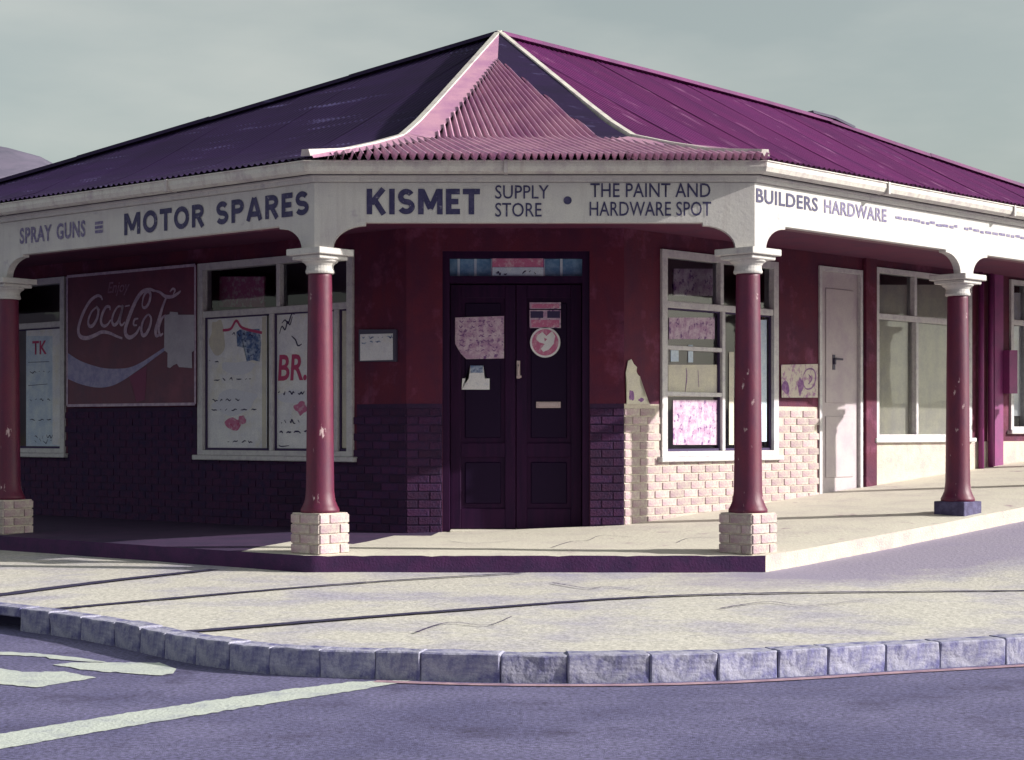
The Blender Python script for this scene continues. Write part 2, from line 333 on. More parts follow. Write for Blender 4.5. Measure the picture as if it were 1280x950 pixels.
for i in range(na):
    a = -100 + 180 * i / (na - 1)
    for j in range(nr):
        t = j / (nr - 1); rad = 1050 + 900 * t
        h = hill_h(a) * math.sin(math.pi * min(t * 1.25, 1) / 2) ** 1.3 * (1 + 0.25 * noise.noise(Vector((a * 0.3, rad * 0.006, 2))) * (1 - t))
        if j == 0: h = -4
        vs.append((rad * math.sin(R(a)), rad * math.cos(R(a)), h))
for i in range(na - 1):
    for j in range(nr - 1): fs.append((i * nr + j, i * nr + j + 1, (i + 1) * nr + j + 1, (i + 1) * nr + j))
struct(pyobj('hill', vs, fs, 'hill_rock', smooth=True))

def patch(name, px, z0, m, parent, rough=1.0):       # polygon given by pixels lying on the ground, kept above the rise
    dens = []
    for (xa, ya), (xb, yb) in zip(px, px[1:] + px[:1]):
        n_ = max(1, int(math.hypot(xb - xa, yb - ya) / 7))
        for i in range(n_):
            t = i / n_; x, y = xa + (xb - xa) * t, ya + (yb - ya) * t
            dens.append((x + rough * 3 * noise.noise(Vector((x * .13, y * .3, 1))), y + rough * noise.noise(Vector((x * .17, y * .4, 5))) + rough * .5 * noise.noise(Vector((x * .5, y, 9)))))
    P = [ground(x, y, z0) for x, y in dens]
    bm = bmesh.new(); f = bm.faces.new([bm.verts.new(p) for p in P]); bmesh.ops.triangulate(bm, faces=[f])
    bmesh.ops.subdivide_edges(bm, edges=bm.edges[:], cuts=2, use_grid_fill=True)
    for v in bm.verts: v.co.z = z0 + rise(v.co.x, v.co.y)
    return obj(name, bm, m, parent)
def band(name, px, wd, z0, m, parent, wave=0.0):      # narrow dark line along pixels
    P = catmull([tuple(ground(x, y, z0)) for x, y in px], 14); vs = []
    for i, p in enumerate(P):
        a = Vector(P[max(i - 1, 0)]); b = Vector(P[min(i + 1, len(P) - 1)]); d = (b - a).to_2d().normalized(); nn = Vector((-d.y, d.x))
        w0 = wd[0] + (wd[1] - wd[0]) * i / (len(P) - 1)
        for s in (-1, 1):
            h = w0 / 2 * (1 + wave * noise.noise(Vector((i * 0.9, s * 5, 1))))
            x, y = p[0] + nn.x * h * s, p[1] + nn.y * h * s
            vs.append((x, y, z0 + rise(x, y)))
    return pyobj(name, vs, [(2 * i, 2 * i + 1, 2 * i + 3, 2 * i + 2) for i in range(len(P) - 1)], m, parent)
mk = patch('road_marking', [(-60, 928), (0, 917), (160, 891), (320, 867), (440, 852), (515, 850), (450, 862), (320, 882), (160, 908), (0, 936), (-60, 947)], 0.004, 'road_paint', road)
patch('road_marking', [(-40, 831), (0, 835), (28, 840), (80, 839), (121, 847), (46, 859), (0, 855), (-40, 852)], 0.004, 'road_paint', road)
patch('road_marking', [(66, 831), (90, 828), (200, 828), (221, 836), (217, 842), (195, 844), (115, 838)], 0.004, 'road_paint', road)
patch('road_marking', [(-30, 811), (0, 814.5), (40, 816), (100, 822), (136, 828), (100, 826.5), (40, 820), (0, 818.5), (-30, 815)], 0.004, 'road_paint', road)

# pavement with kerb stones
kpx = [(35, 790), (130, 805), (230, 828), (340, 843), (460, 848.5), (600, 853), (750, 854), (890, 851), (1000, 845.5), (1120, 838), (1280, 829)]
K = [ground(x, y).to_2d() for x, y in kpx]
kl = [K[0] + Vector((-0.76, 0.65)) * s for s in (22, 12, 6, 3, 1.2)]
kr = [Vector(p) for p in ((3.55, 10.03), (4.35, 10.62), (5.15, 11.38))]; kr += [kr[-1] + uR * s for s in (1.5, 5, 12, 22)]
KP = [Vector(p) for p in catmull([tuple(p) for p in kl + K + kr], 12)]
def resample(P, n=None, step=None):
    d = [0.0]
    for a, b in zip(P, P[1:]): d.append(d[-1] + (b - a).length)
    n = n or max(2, int(d[-1] / step)); out = []; j = 0
    for i in range(n + 1):
        s = d[-1] * i / n
        while j < len(d) - 2 and d[j + 1] < s: j += 1
        out.append(P[j].lerp(P[j + 1], (s - d[j]) / max(d[j + 1] - d[j], 1e-9)))
    return out
def push(P, dd):
    o = []
    for i, p in enumerate(P):
        t = (P[min(i + 1, len(P) - 1)] - P[max(i - 1, 0)]).normalized(); o.append(p + Vector((-t.y, t.x)) * dd)
    return o
# road gutter line of faded red paint beside the kerb
gp = push(resample(KP, step=0.25), -0.10); vs = []; fs = []
gp = [p for p in gp if p.y < 40 and p.x > -0.75]
for i, p in enumerate(gp):
    t = (gp[min(i + 1, len(gp) - 1)] - gp[max(i - 1, 0)]).normalized(); nn = Vector((-t.y, t.x))
    for s in (-1, 1):
        q = p + nn * (0.035 * s); vs.append((q.x, q.y, 0.005 + rise(q.x, q.y)))
    if i: fs.append((2 * i - 2, 2 * i - 1, 2 * i + 1, 2 * i))
pyobj('road_marking', vs, fs, 'red_road_paint', road)
inn1, inn2 = offc(-0.3)
IN = [inn1 - uL * s for s in (26, 18, 12, 7, 3, 0)] + [inn1.lerp(inn2, .5)] + [inn2 + uR * s for s in (0, 3, 7, 12, 18, 26)]
N = 120; ko = resample(push(KP, 0.15), N); ki = resample(IN, N); M = 14; vs = []; fs = []
for i in range(N + 1):
    for j in range(M + 1):
        p = ko[i].lerp(ki[i], j / M); vs.append((p.x, p.y, PAVE + rise(p.x, p.y) + 0.006 * noise.noise(Vector((p.x * 1.3, p.y * 1.3, 0)))))
for i in range(N):
    for j in range(M): a = i * (M + 1) + j; fs.append((a, a + M + 1, a + M + 2, a + 1))
pave = struct(pyobj('pavement', vs, fs, 'pavement_concrete', smooth=True))
fine_pts = resample(KP, step=0.02); stone_pts = [fine_pts[0]]; acc = 0.0; tgt_l = 0.33
for a, b in zip(fine_pts, fine_pts[1:]):
    acc += (b - a).length
    if acc >= tgt_l: stone_pts.append(b); acc = 0.0; tgt_l = random.choice((0.24, 0.3, 0.33, 0.36, 0.42, 0.3))
kmesh = []
for v in range(5):
    bm = bmesh.new(); bx(bm, -0.163, 0.163, 0, 0.155, -0.12, 0.142, 0.007)
    bmesh.ops.subdivide_edges(bm, edges=[e for e in bm.edges if e.calc_length() > 0.1], cuts=2, use_grid_fill=True)
    for q in bm.verts: q.co += Vector((0.2, 1, 1)) * 0.007 * noise.noise(q.co * 14 + Vector((v * 9, 0, 0))) + Vector((0, 0.01 * noise.noise(q.co * 40 + Vector((v, 3, 1))), 0))
    me = bpy.data.meshes.new('kerb_stone'); bmesh.ops.recalc_face_normals(bm, faces=bm.faces[:]); bm.to_mesh(me); bm.free(); kmesh.append(me)
inlet = K[0]
for a, b in zip(stone_pts, stone_pts[1:]):
    mid = (a + b) / 2
    if mid.y > 22: continue
    ang = math.atan2(b.y - a.y, b.x - a.x); rel = (mid - inlet)
    if -0.75 < rel.x < -0.12: continue      # storm-water opening
    o = link('kerb_stone', random.choice(kmesh), 'kerb_stone', pave, FR(mid.x, mid.y, ang + random.uniform(-.012, .012), rise(mid.x, mid.y) + random.uniform(-.004, .004)))
    o.scale.x = (b - a).length / random.choice((0.327, 0.331, 0.338))
d = Vector((-0.76, 0.65)); i0 = inlet + d * 0.13; ia = math.atan2(-0.65, 0.76)
fr_in = FR((inlet + d * 0.95).x, (inlet + d * 0.95).y, ia)
box('inlet_lintel', 'kerb_stone', pave, fr_in, 0.0, 0.86, 0.0, 0.16, 0.085, 0.146, 0.008)
box('inlet_back', 'near_black', pave, fr_in, -0.05, 0.9, 0.18, 0.2, -0.1, 0.12)
z1 = PAVE + 0.010  # near-black lines laid across the pavement
band('pavement_line', [(268, 711.5), (150, 724), (0, 743), (-80, 753)], (0.10, 0.16), z1, 'near_black', pave, 0.3)
band('pavement_line', [(655, 715.5), (480, 726), (300, 740), (120, 756), (35, 764)], (0.05, 0.10), z1, 'near_black', pave, 0.4)
band('pavement_line', [(1420, 734), (1280, 738), (1100, 739.5), (960, 741), (800, 746), (640, 757), (430, 773), (225, 790)], (0.05, 0.10), z1, 'near_black', pave, 0.5)


# ------------------------------------------------------------------ the shop
shop = empty('corner_shop', Matrix.Translation((0.0, 20.0, 0.0)))
tag(shop, 'single storey maroon corner shop with purple corrugated roof and cream veranda fascia', 'shop')

# walls with window and door openings
WALL_TOP = 3.42
def wall(frame, x0, x1, holes, m, z0=0.0, th=0.28, top=WALL_TOP):
    X = sorted({x0, x1, *[h[0] for h in holes], *[h[1] for h in holes]}); Z = sorted({z0, top, *[h[2] for h in holes], *[h[3] for h in holes]})
    bm = bmesh.new(); solid = {}
    for i in range(len(X) - 1):
        for j in range(len(Z) - 1):
            cx, cz = (X[i] + X[i + 1]) / 2, (Z[j] + Z[j + 1]) / 2
            solid[i, j] = not any(h[0] < cx < h[1] and h[2] < cz < h[3] for h in holes)
    V = {}
    def v(i, j, k):
        if (i, j, k) not in V: V[i, j, k] = bm.verts.new((X[i], k * th, Z[j]))
        return V[i, j, k]
    for (i, j), s in solid.items():
        if not s: continue
        bm.faces.new((v(i, j, 0), v(i + 1, j, 0), v(i + 1, j + 1, 0), v(i, j + 1, 0)))
        bm.faces.new((v(i, j, 1), v(i, j + 1, 1), v(i + 1, j + 1, 1), v(i + 1, j, 1)))
        for di, dj, e in ((-1, 0, ((i, j), (i, j + 1))), (1, 0, ((i + 1, j), (i + 1, j + 1))), (0, -1, ((i, j), (i + 1, j))), (0, 1, ((i, j + 1), (i + 1, j + 1)))):
            if not solid.get((i + di, j + dj), False):
                (a, b), (c, dd) = e; bm.faces.new((v(a, b, 0), v(c, dd, 0), v(c, dd, 1), v(a, b, 1)))
    return obj('wall', bm, m, shop, frame)
def lx(fr, px): return on(fr, px, 500)[0]
ZS, ZT, ZR = 1.02, 3.12, 2.56             # window sill, head, transom rail
ZD = 1.55                                 # top of the brick dado
wA = (lx(WL, 250), lx(WL, 442)); wB = (lx(WL, -12), lx(WL, 82)); sgn = (lx(WL, 86), lx(WL, 247))
wCc = (lx(WR, 826), lx(WR, 970)); dR_ = (lx(WR, 1023), lx(WR, 1077)); wD = (lx(WR, 1093), lx(WR, 1212)); wE = (lx(WR, 1262), lx(WR, 1286))
dC = (lx(WC, 553), lx(WC, 737)); DT = 3.06
wall_l = wall(WL, -LEN_L + 1.3, 0, [(*wA, ZS, ZT), (*wB, ZS, ZT)], 'red_plaster')
wall_c = wall(WC, 0, WCW, [(*dC, FLOOR, DT)], 'red_plaster')
wall_r = wall(WR, 0, LEN_R - 1.3, [(*wCc, ZS, ZT), (*dR_, 0.3, 3.14), (*wD, 1.0 + .2, 3.2), (*wE, 1.3, 3.25)], 'red_plaster', top=3.45)
eL = (WL @ Vector((-LEN_L + 1.3, 0, 0))).to_2d(); eR = (WR @ Vector((LEN_R - 1.3, 0, 0))).to_2d()
def isect(p, a, q, b):
    den = a.x * b.y - a.y * b.x; r = q - p; return p + a * ((r.x * b.y - r.y * b.x) / den)
bkp = isect(eL, -oL, eR, -oR)
wall(FR(bkp.x, bkp.y, math.atan2((eL - bkp).y, (eL - bkp).x)), 0, (eL - bkp).length, [], 'red_plaster')
wall(FR(eR.x, eR.y, math.atan2((bkp - eR).y, (bkp - eR).x)), 0, (bkp - eR).length, [], 'red_plaster')
bm = bmesh.new()
for z, pts in ((0.262, (W1, W2, eR, bkp, eL)), (3.425, (W1, W2, eR, bkp, eL))):
    f = bm.faces.new([bm.verts.new((p.x, p.y, z)) for p in pts])
obj('interior_floor', bm, 'interior_wall', shop)
# shop-window back partitions, an arm's length behind the glass
box('window_back', 'interior_wall', shop, WL, -LEN_L + 1.7, -0.45, 1.05, 1.09, 0.27, 3.42)
box('window_back', 'interior_wall', shop, WR, 0.45, LEN_R - 1.7, 1.05, 1.09, 0.27, 3.42)

# brick dado: every brick a piece of its wall
bm = bmesh.new(); bx(bm, -0.111, 0.111, -0.013, 0.03, 0, 0.072, 0.005)
brick_d = bpy.data.meshes.new('brick'); bmesh.ops.recalc_face_normals(bm, faces=bm.faces[:]); bm.to_mesh(brick_d); bm.free()
brick_p = brick_d.copy(); brick_d.materials.append(MATS['brick_shade']); brick_p.materials.append(MATS['pale_brick'])
def courses(x0, x1, z0, z1, keep):
    out = []; k = 0; z = z0
    while z + 0.074 <= z1 + 0.001:
        x = x0 - (0.116 if k % 2 else 0.0)
        while x < x1:
            a, b = max(x, x0), min(x + 0.222, x1)
            if b - a > 0.04 and keep((a + b) / 2, z + 0.036, a, b): out.append((a, b, z))
            x += 0.232
        z += 0.083; k += 1
    return out
def lay(wl, fr, lst, me):
    for a, b, z in lst:
        o = link('brick', me, None, wl, WM[wl.name] @ tr((a + b) / 2 + random.uniform(-.002, .002), random.uniform(-.003, .003), z))
        o.scale.x = (b - a) / 0.222; o.rotation_euler.x = random.uniform(-.012, .012)
def hole(*hs): return lambda x, z, a, b: not any(h[0] - 0.03 < x < h[1] + 0.03 and h[2] - 0.05 < z < h[3] for h in hs)
floor_r = lambda x: FLOOR + rise(*(WR @ Vector((x, 0, 0))).to_2d())
hr = [(*wCc, ZS, ZT), (*dR_, 0.0, 3.2), (*wD, 1.2, 3.2)]
br = [c for c in courses(0.004, 4.45, FLOOR, ZD, hole(*hr)) if c[2] > floor_r(c[0]) - 0.05]
bc = courses(0.004, dC[0] - 0.004, FLOOR, ZD, hole()) + courses(dC[1] + 0.004, WCW - 0.004, FLOOR, ZD, hole())
bl = courses(-LEN_L + 1.4, -0.004, FLOOR, ZD, hole((*wA, ZS, ZT), (*wB, ZS, ZT)))
bl.sort(key=lambda c: -c[0])
nl = max(0, 300 - len(br) - len(bc))
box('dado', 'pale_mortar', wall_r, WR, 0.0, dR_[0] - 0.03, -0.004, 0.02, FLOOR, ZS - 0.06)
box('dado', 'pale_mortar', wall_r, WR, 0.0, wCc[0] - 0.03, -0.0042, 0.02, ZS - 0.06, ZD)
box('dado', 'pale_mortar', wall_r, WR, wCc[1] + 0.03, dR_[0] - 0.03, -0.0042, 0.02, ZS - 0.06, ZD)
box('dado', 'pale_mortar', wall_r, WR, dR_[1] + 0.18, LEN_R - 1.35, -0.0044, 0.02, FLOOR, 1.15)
box('dado', 'mortar_shade', wall_c, WC, 0.0, dC[0] - 0.002, -0.004, 0.02, FLOOR, ZD)
box('dado', 'mortar_shade', wall_c, WC, dC[1] + 0.002, WCW, -0.004, 0.02, FLOOR, ZD)
box('dado', 'mortar_shade', wall_l, WL, -LEN_L + 1.35, 0.0, -0.004, 0.02, FLOOR, ZS - 0.07)
box('dado', 'mortar_shade', wall_l, WL, wB[1] + 0.05, wA[0] - 0.05, -0.0042, 0.02, ZS - 0.07, ZD)
box('dado', 'mortar_shade', wall_l, WL, wA[1] + 0.05, 0.0, -0.0042, 0.02, ZS - 0.07, ZD)
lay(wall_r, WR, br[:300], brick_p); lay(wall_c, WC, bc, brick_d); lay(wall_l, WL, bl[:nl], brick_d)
bm = bmesh.new()
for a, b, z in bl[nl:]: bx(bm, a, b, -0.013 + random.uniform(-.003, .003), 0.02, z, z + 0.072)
o = obj('brick_courses', bm, 'brick_shade', wall_l); o['kind'] = 'stuff'

# veranda floor (stoep)
s1, s2 = offc(0.26)
LST = LEN_L - 0.3
fl_l = FR(s1.x, s1.y, AL)
bm = bmesh.new()
outer = [s1 - uL * (LST * i / 20) for i in range(20, 0, -1)] + [s1.lerp(s2, i / 40) for i in range(41)] + [s2 + uR * ((LEN_R - 0.3) * i / 30) for i in range(1, 31)]
inner = [W1 - uL * ((LST - 1.0) * i / 20) for i in range(20, 0, -1)] + [W1.lerp(W2, i / 40) for i in range(41)] + [W2 + uR * ((LEN_R - 1.3) * i / 30) for i in range(1, 31)]
rows = 7; G = []
for a, b in zip(outer, inner):
    r_ = []
    for j in range(rows + 1):
        p = a.lerp(b, j / rows); c = 0.0
        if j == 0: c = -0.012 - 0.018 * max(0, noise.noise(Vector((p.x * 7, p.y * 7, 4))))
        r_.append(bm.verts.new((p.x, p.y, FLOOR + rise(p.x, p.y) + c + 0.004 * noise.noise(Vector((p.x * 2, p.y * 2, 0))))))
    G.append(r_)
for a, b in zip(G, G[1:]):
    for j in range(rows): bm.faces.new((a[j], b[j], b[j + 1], a[j + 1]))
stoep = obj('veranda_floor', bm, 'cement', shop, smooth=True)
stoep.data.materials.append(MATS['cement_shade'])
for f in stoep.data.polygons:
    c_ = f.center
    if (Vector((c_.x, c_.y)) - C1).dot(uL) < -0.9 - 0.25 * noise.noise(c_ * 2): f.material_index = 1  # left floor coloured dark for the shade under the veranda
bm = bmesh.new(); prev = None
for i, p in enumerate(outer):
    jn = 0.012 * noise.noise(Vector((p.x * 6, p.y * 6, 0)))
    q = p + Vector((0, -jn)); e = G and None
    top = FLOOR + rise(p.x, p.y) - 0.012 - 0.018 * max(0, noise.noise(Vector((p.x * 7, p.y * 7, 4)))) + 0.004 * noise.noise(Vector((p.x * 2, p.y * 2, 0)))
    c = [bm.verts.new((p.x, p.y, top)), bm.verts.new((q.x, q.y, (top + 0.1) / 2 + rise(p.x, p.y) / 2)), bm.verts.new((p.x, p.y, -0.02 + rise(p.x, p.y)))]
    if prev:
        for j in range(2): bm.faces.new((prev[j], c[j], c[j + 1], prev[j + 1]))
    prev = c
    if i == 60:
        obj('floor_edge', bm, 'stoep_face_shade', stoep, smooth=True); bm = bmesh.new()
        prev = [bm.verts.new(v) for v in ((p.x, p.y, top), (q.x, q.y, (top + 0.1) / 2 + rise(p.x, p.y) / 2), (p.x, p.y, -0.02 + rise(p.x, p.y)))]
obj('floor_edge', bm, 'pale_mortar', stoep, smooth=True)  # right-hand edge coloured paler for the sunlight on it

for cr in ([(690, 684), (712, 677), (735, 675), (752, 669), (790, 671)], [(846, 678), (862, 672), (900, 670)], [(560, 676), (592, 679), (640, 676)]):
    band('crack', cr, (0.012, 0.006), FLOOR + 0.006, 'seam_dark', stoep, 0.6)
for cr in ([(690, 728), (735, 735), (760, 733), (820, 741)], [(900, 760), (960, 752), (1010, 757), (1090, 748)], [(520, 790), (560, 778), (610, 781), (640, 770)]):
    band('crack', cr, (0.02, 0.008), PAVE + 0.011, 'seam_dark', pave, 0.6)
# posts
def make_post(p, ang, label=None, dark=False, base=FLOOR):
    f = FR(p.x, p.y, ang, 0.0)
    bm = bmesh.new()
    prof = [(0.162, 0.60), (0.162, 0.625), (0.146, 0.655), (0.128, 0.70), (0.118, 0.78), (0.114, 1.1), (0.107, 1.9), (0.099, 2.56), (0.099, 2.61)]
    lathe(bm, prof); post = obj('post', bm, 'post_paint', shop, f, True)
    if label: post['label'] = label
    bm = bmesh.new()
    lathe(bm, [(0.108, 2.585), (0.118, 2.59), (0.122, 2.605), (0.114, 2.625), (0.112, 2.65), (0.125, 2.67), (0.15, 2.685), (0.155, 2.70)])
    bx(bm, -0.165, 0.165, -0.165, 0.165, 2.70, 2.735, 0.006); bx(bm, -0.20, 0.20, -0.20, 0.20, 2.735, 2.79, 0.006)
    obj('capital', bm, 'cream_paint', post, f)
    bm = bmesh.new(); h = 0.165
    bx(bm, -h, h, -h, h, base - 0.05, 0.60, 0.006)
    obj('plinth', bm, 'plinth_paint' if dark else 'pale_mortar', post, f)
    if not dark:
        nb = int((0.60 - base) / 0.083 + 0.5)
        for k in range(nb):
            z = 0.595 - (k + 1) * 0.083 + 0.004
            for fa in range(4):
                ff = f @ Matrix.Rotation(fa * math.pi / 2, 4, 'Z') @ tr(0, -h, z)
                L_ = [(-0.165, 0.057), (0.067, 0.165)] if k % 2 else [(-0.165, -0.062), (-0.052, 0.165)]
                for a, b in L_:
                    o = link('brick', brick_p, None, post, ff @ tr((a + b) / 2)); o.scale.x = (b - a) / 0.222; o.scale.z = 0.98
    return post
for s in (0.0, 4.44):
    p = C1 - uL * s; make_post(p, AL)
for s in (0.0, 3.36, 6.72, 10.08):
    p = C2 + uR * s
    make_post(p, AR, dark=s > 0, base=FLOOR + rise(p.x, p.y))

# fascia, brackets, cornice, gutter
ZB, ZF = 3.005, 3.335
def bays(x0, x1, posts):
    """outline of a fascia board with a quarter-round bracket beside each post"""
    pts = [(x0, ZF), (x1, ZF)]; low = []
    ps = sorted(posts)
    hw = 0.115; bw, bh = 0.27, 0.215; zc = 2.79
    def arc(xc, sgn):                     # from the post side out to the flat soffit
        o = [(xc + sgn * hw, zc)]
        for k in range(1, 9):
            a = math.pi / 2 * k / 8; o.append((xc + sgn * (hw + bw * (1 - math.cos(a))), zc + (bh - 0.025) * math.sin(a)))
        o.append((xc + sgn * (hw + bw + 0.004), ZB)); return o
    left = []
    for xc in ps:
        a = [p for p in arc(xc, -1)][::-1]; b = arc(xc, 1)
        left += [p for p in a + b if x0 + 1e-4 < p[0] < x1 - 1e-4]
    startz = zc if min(abs(x0 - q) for q in ps) < hw else ZB; endz = zc if min(abs(x1 - q) for q in ps) < hw else ZB
    low = [(x0, startz)] + left + [(x1, endz)]
    return [(x0, ZF)] + low + [(x1, ZF)]
FL, FC, FRr, FW = frames(0.10)
o1, o2 = offc(0.10)
sl = [(WPt - o1.to_3d()).to_2d().dot(uL) for WPt in [(C1 - uL * s).to_3d() for s in (0, 4.44)]]
sr = [((C2 + uR * s) - o2).dot(uR) for s in (0, 3.36, 6.72, 10.08)]
sc_ = [C1.x - o1.x, C2.x - o1.x]
def board(fr, x0, x1, posts, name='fascia_board'):
    bm = bmesh.new(); low = bays(x0, x1, posts)[1:-1]; V = [[bm.verts.new(p) for p in ((x, 0, z), (x, 0, ZF), (x, .075, ZF), (x, .075, z))] for x, z in low]
    for a, b in zip(V, V[1:]):
        for j in range(4): bm.faces.new((a[j], b[j], b[(j + 1) % 4], a[(j + 1) % 4]))
    bm.faces.new(V[0]); bm.faces.new(V[-1][::-1])
    return obj(name, bm, 'cream_paint', shop, fr)
f_l = board(FL, -LEN_L, -0.0, sl); f_c = board(FC, 0.0, FW, sc_); f_r = board(FRr, 0.0, LEN_R, sr)
def beam(fr, x0, x1): return box('veranda_beam', 'post_paint', shop, fr, x0, x1, 0.078, 0.22, ZB + 0.01, 3.28)
beam(FL, -LEN_L, -0.12); beam(FC, 0.13, FW - 0.13); beam(FRr, 0.12, LEN_R)
def run(name, d, prof, m, parent=None):   # moulding: profile (out, z) swept round the eaves
    rings = []
    for o_, z in prof:
        a, b = offc(d + o_); rings.append([a - uL * LEN_L, a, b, b + uR * LEN_R, z])
    vs = [(r_[i].x, r_[i].y, r_[4]) for r_ in rings for i in range(4)]; k = len(rings)
    fs = [(j * 4 + i, j * 4 + i + 1, ((j + 1) % k) * 4 + i + 1, ((j + 1) % k) * 4 + i) for j in range(k) for i in range(3)]
    me = bpy.data.meshes.new(name); me.from_pydata(vs, [], fs); bm = bmesh.new(); bm.from_mesh(me); bpy.data.meshes.remove(me)
    return obj(name, bm, m, parent or shop)
run('cornice', 0.10, [(0.012, 3.338), (0.03, 3.342), (0.035, 3.372), (0.055, 3.38), (0.055, 3.392), (-0.08, 3.392), (-0.08, 3.338)], 'cream_paint')
gut = run('gutter', 0.18, [(a_, z_ - 0.028) for a_, z_ in [(0.0, 3.422), (0.05, 3.418), (0.085, 3.434), (0.10, 3.47), (0.10, 3.508), (0.112, 3.512), (0.112, 3.52), (0.09, 3.52), (0.088, 3.475), (0.07, 3.444), (0.01, 3.438), (0.01, 3.508), (0.0, 3.508)]], 'gutter_paint')
for fr, ps in ((FR(*offc(0.18)[0], AL), (-1.72, -4.3, -6.9)), (FR(*offc(0.18)[0], 0), (1.6,)), (FR(*offc(0.18)[1], AR), (1.75, 4.0, 6.4))):
    for x in ps:
        bm = bmesh.new(); prism(bm, [(0, 0), (0.03, 0), (0.03, 0.105), (0, 0.105)], -0.118, -0.002); obj('gutter_joint', bm, 'gutter_paint', gut, fr @ tr(x, 0, 3.389))
# veranda ceiling
bm = bmesh.new(); a, b = offc(0.02)
for q in (((a - uL * LEN_L), a, W1, W1 - uL * (LEN_L - 1.3)), (a, b, W2, W1), (b, b + uR * LEN_R, W2 + uR * (LEN_R - 1.3), W2)):
    bm.faces.new([bm.verts.new((p.x, p.y, 3.285)) for p in q])
obj('veranda_ceiling', bm, 'ceiling_paint', shop)

# roof: bell-cast hip roof ------------------------------------------
EA = 3.503                                 # eave height
e1, e2 = offc(0.255)
A = Vector(((624 - CX) / FPX * 20, 20.0, 0)); A.z = EYE + (HY - 47) / FPX * 20
RISE = A.z - EA
HP = [(0, 0), (.151, .145), (.291, .333), (.418, .52), (.50, .735), (.6, 1.03), (1, RISE)]   # height over the fraction of the run
def lerp_tab(T, f):
    for (a, b), (c, d) in zip(T, T[1:]):
        if f <= c or (c, d) == T[-1]: return b + (d - b) * (f - a) / (c - a)
def hz(f): return lerp_tab(HP, max(0.0, f))
A2 = A.to_2d()
class Face:
    """one slope: eave corner, direction along the eave, outward normal"""
    def __init__(self, e, u, o): self.e, self.u, self.o = e, u, o; self.D = (A2 - e).dot(-o); self.ua = (A2 - e).dot(u)
    def pt(self, uu, f, lift=0.0):
        p = self.e + self.u * uu - self.o * (f * self.D); sl = (hz(f + .02) - hz(f - .02 if f > .02 else 0)) / ((.04 if f > .02 else f + .02) * self.D)
        n_ = Vector((self.o.x * sl, self.o.y * sl, 1)).normalized()
        return Vector((p.x, p.y, EA + hz(f))) + n_ * lift
fcL, fcC, fcR = Face(e1, -uL, oL), Face(e1, Vector((1, 0)), oC), Face(e2, uR, oR)
WC_ = (e2 - e1).length
endL = [(0.0, LEN_L), (1.0, fcL.ua)]                                     # far hips: distance along the eave over the run fraction
endR = [(0.0, LEN_R), (.6, 11.3), (.7, 9.9), (.8, 8.7), (.88, 7.9), (.94, 6.0), (1.0, fcR.ua)]
FS = [i / 24 for i in range(25)]
hipL = [fcL.pt(lerp_tab(endL, f), f) for f in FS]; hipR = [fcR.pt(lerp_tab(endR, f), f) for f in FS]
hip1 = [fcL.pt(fcL.ua * f, f) for f in FS]; hip2 = [fcR.pt(fcR.ua * f, f) for f in FS]
Bc = isect(hipL[0].to_2d(), -oL, hipR[0].to_2d(), -oR); B3 = Vector((*Bc, EA))
bm = bmesh.new(); dn = Vector((0, 0, -0.06))
def strip(P, Q):
    a = [bm.verts.new(p + dn) for p in P]; b = [bm.verts.new(p + dn) for p in Q]
    for i in range(len(P) - 1):
        try: bm.faces.new((a[i], a[i + 1], b[i + 1], b[i]))
        except ValueError: pass
strip(hip1, hipL); strip(hip2, hipR); strip(hip1, hip2); strip(hipL, [B3.lerp(A, f) for f in FS]); strip(hipR, [B3.lerp(A, f) for f in FS])
bmesh.ops.remove_doubles(bm, verts=bm.verts[:], dist=1e-5)
roof = obj('roof', bm, 'ridge_metal', shop)
def corrugated(fc, end, m_, pitch=0.0762, amp=0.011, sheet_w=10, per=6, nrow=16):
    """sheets with real corrugations running down the slope, clipped at both hips"""
    umax = max(v for _, v in end); nc = int(umax / pitch * per); k = 0
    for s in range(0, nc, sheet_w * per):
        vs = []; cnt = 0; kk = k % 2
        for i in range(s, min(s + sheet_w * per, nc) + 1):
            uu = i * pitch / per
            hi = uu / fc.ua if uu < fc.ua else 1.0
            if uu >= fc.ua:                 # find the run fraction of the far hip at this distance
                a, b = 0.0, 1.0
                for _ in range(24):
                    c = (a + b) / 2
                    if lerp_tab(end, c) > uu: a = c
                    else: b = c
                hi = a
            h = amp * math.cos(2 * math.pi * i / per) + amp + 0.002 + kk * 0.003
            for j in range(nrow + 1):
                f = hi * j / nrow; vs.append(fc.pt(uu, f, h + 0.004 * noise.noise(Vector((uu * .8, f * 5, k)))))
            cnt += 1
        fs = [(a * (nrow + 1) + j, (a + 1) * (nrow + 1) + j, (a + 1) * (nrow + 1) + j + 1, a * (nrow + 1) + j + 1) for a in range(cnt - 1) for j in range(nrow)]
        if cnt > 1: pyobj('roof_sheet', vs, fs, m_, roof, smooth=True)
        k += 1
corrugated(fcL, endL, 'roof_shade_navy'); corrugated(fcR, endR, 'roof_dark')
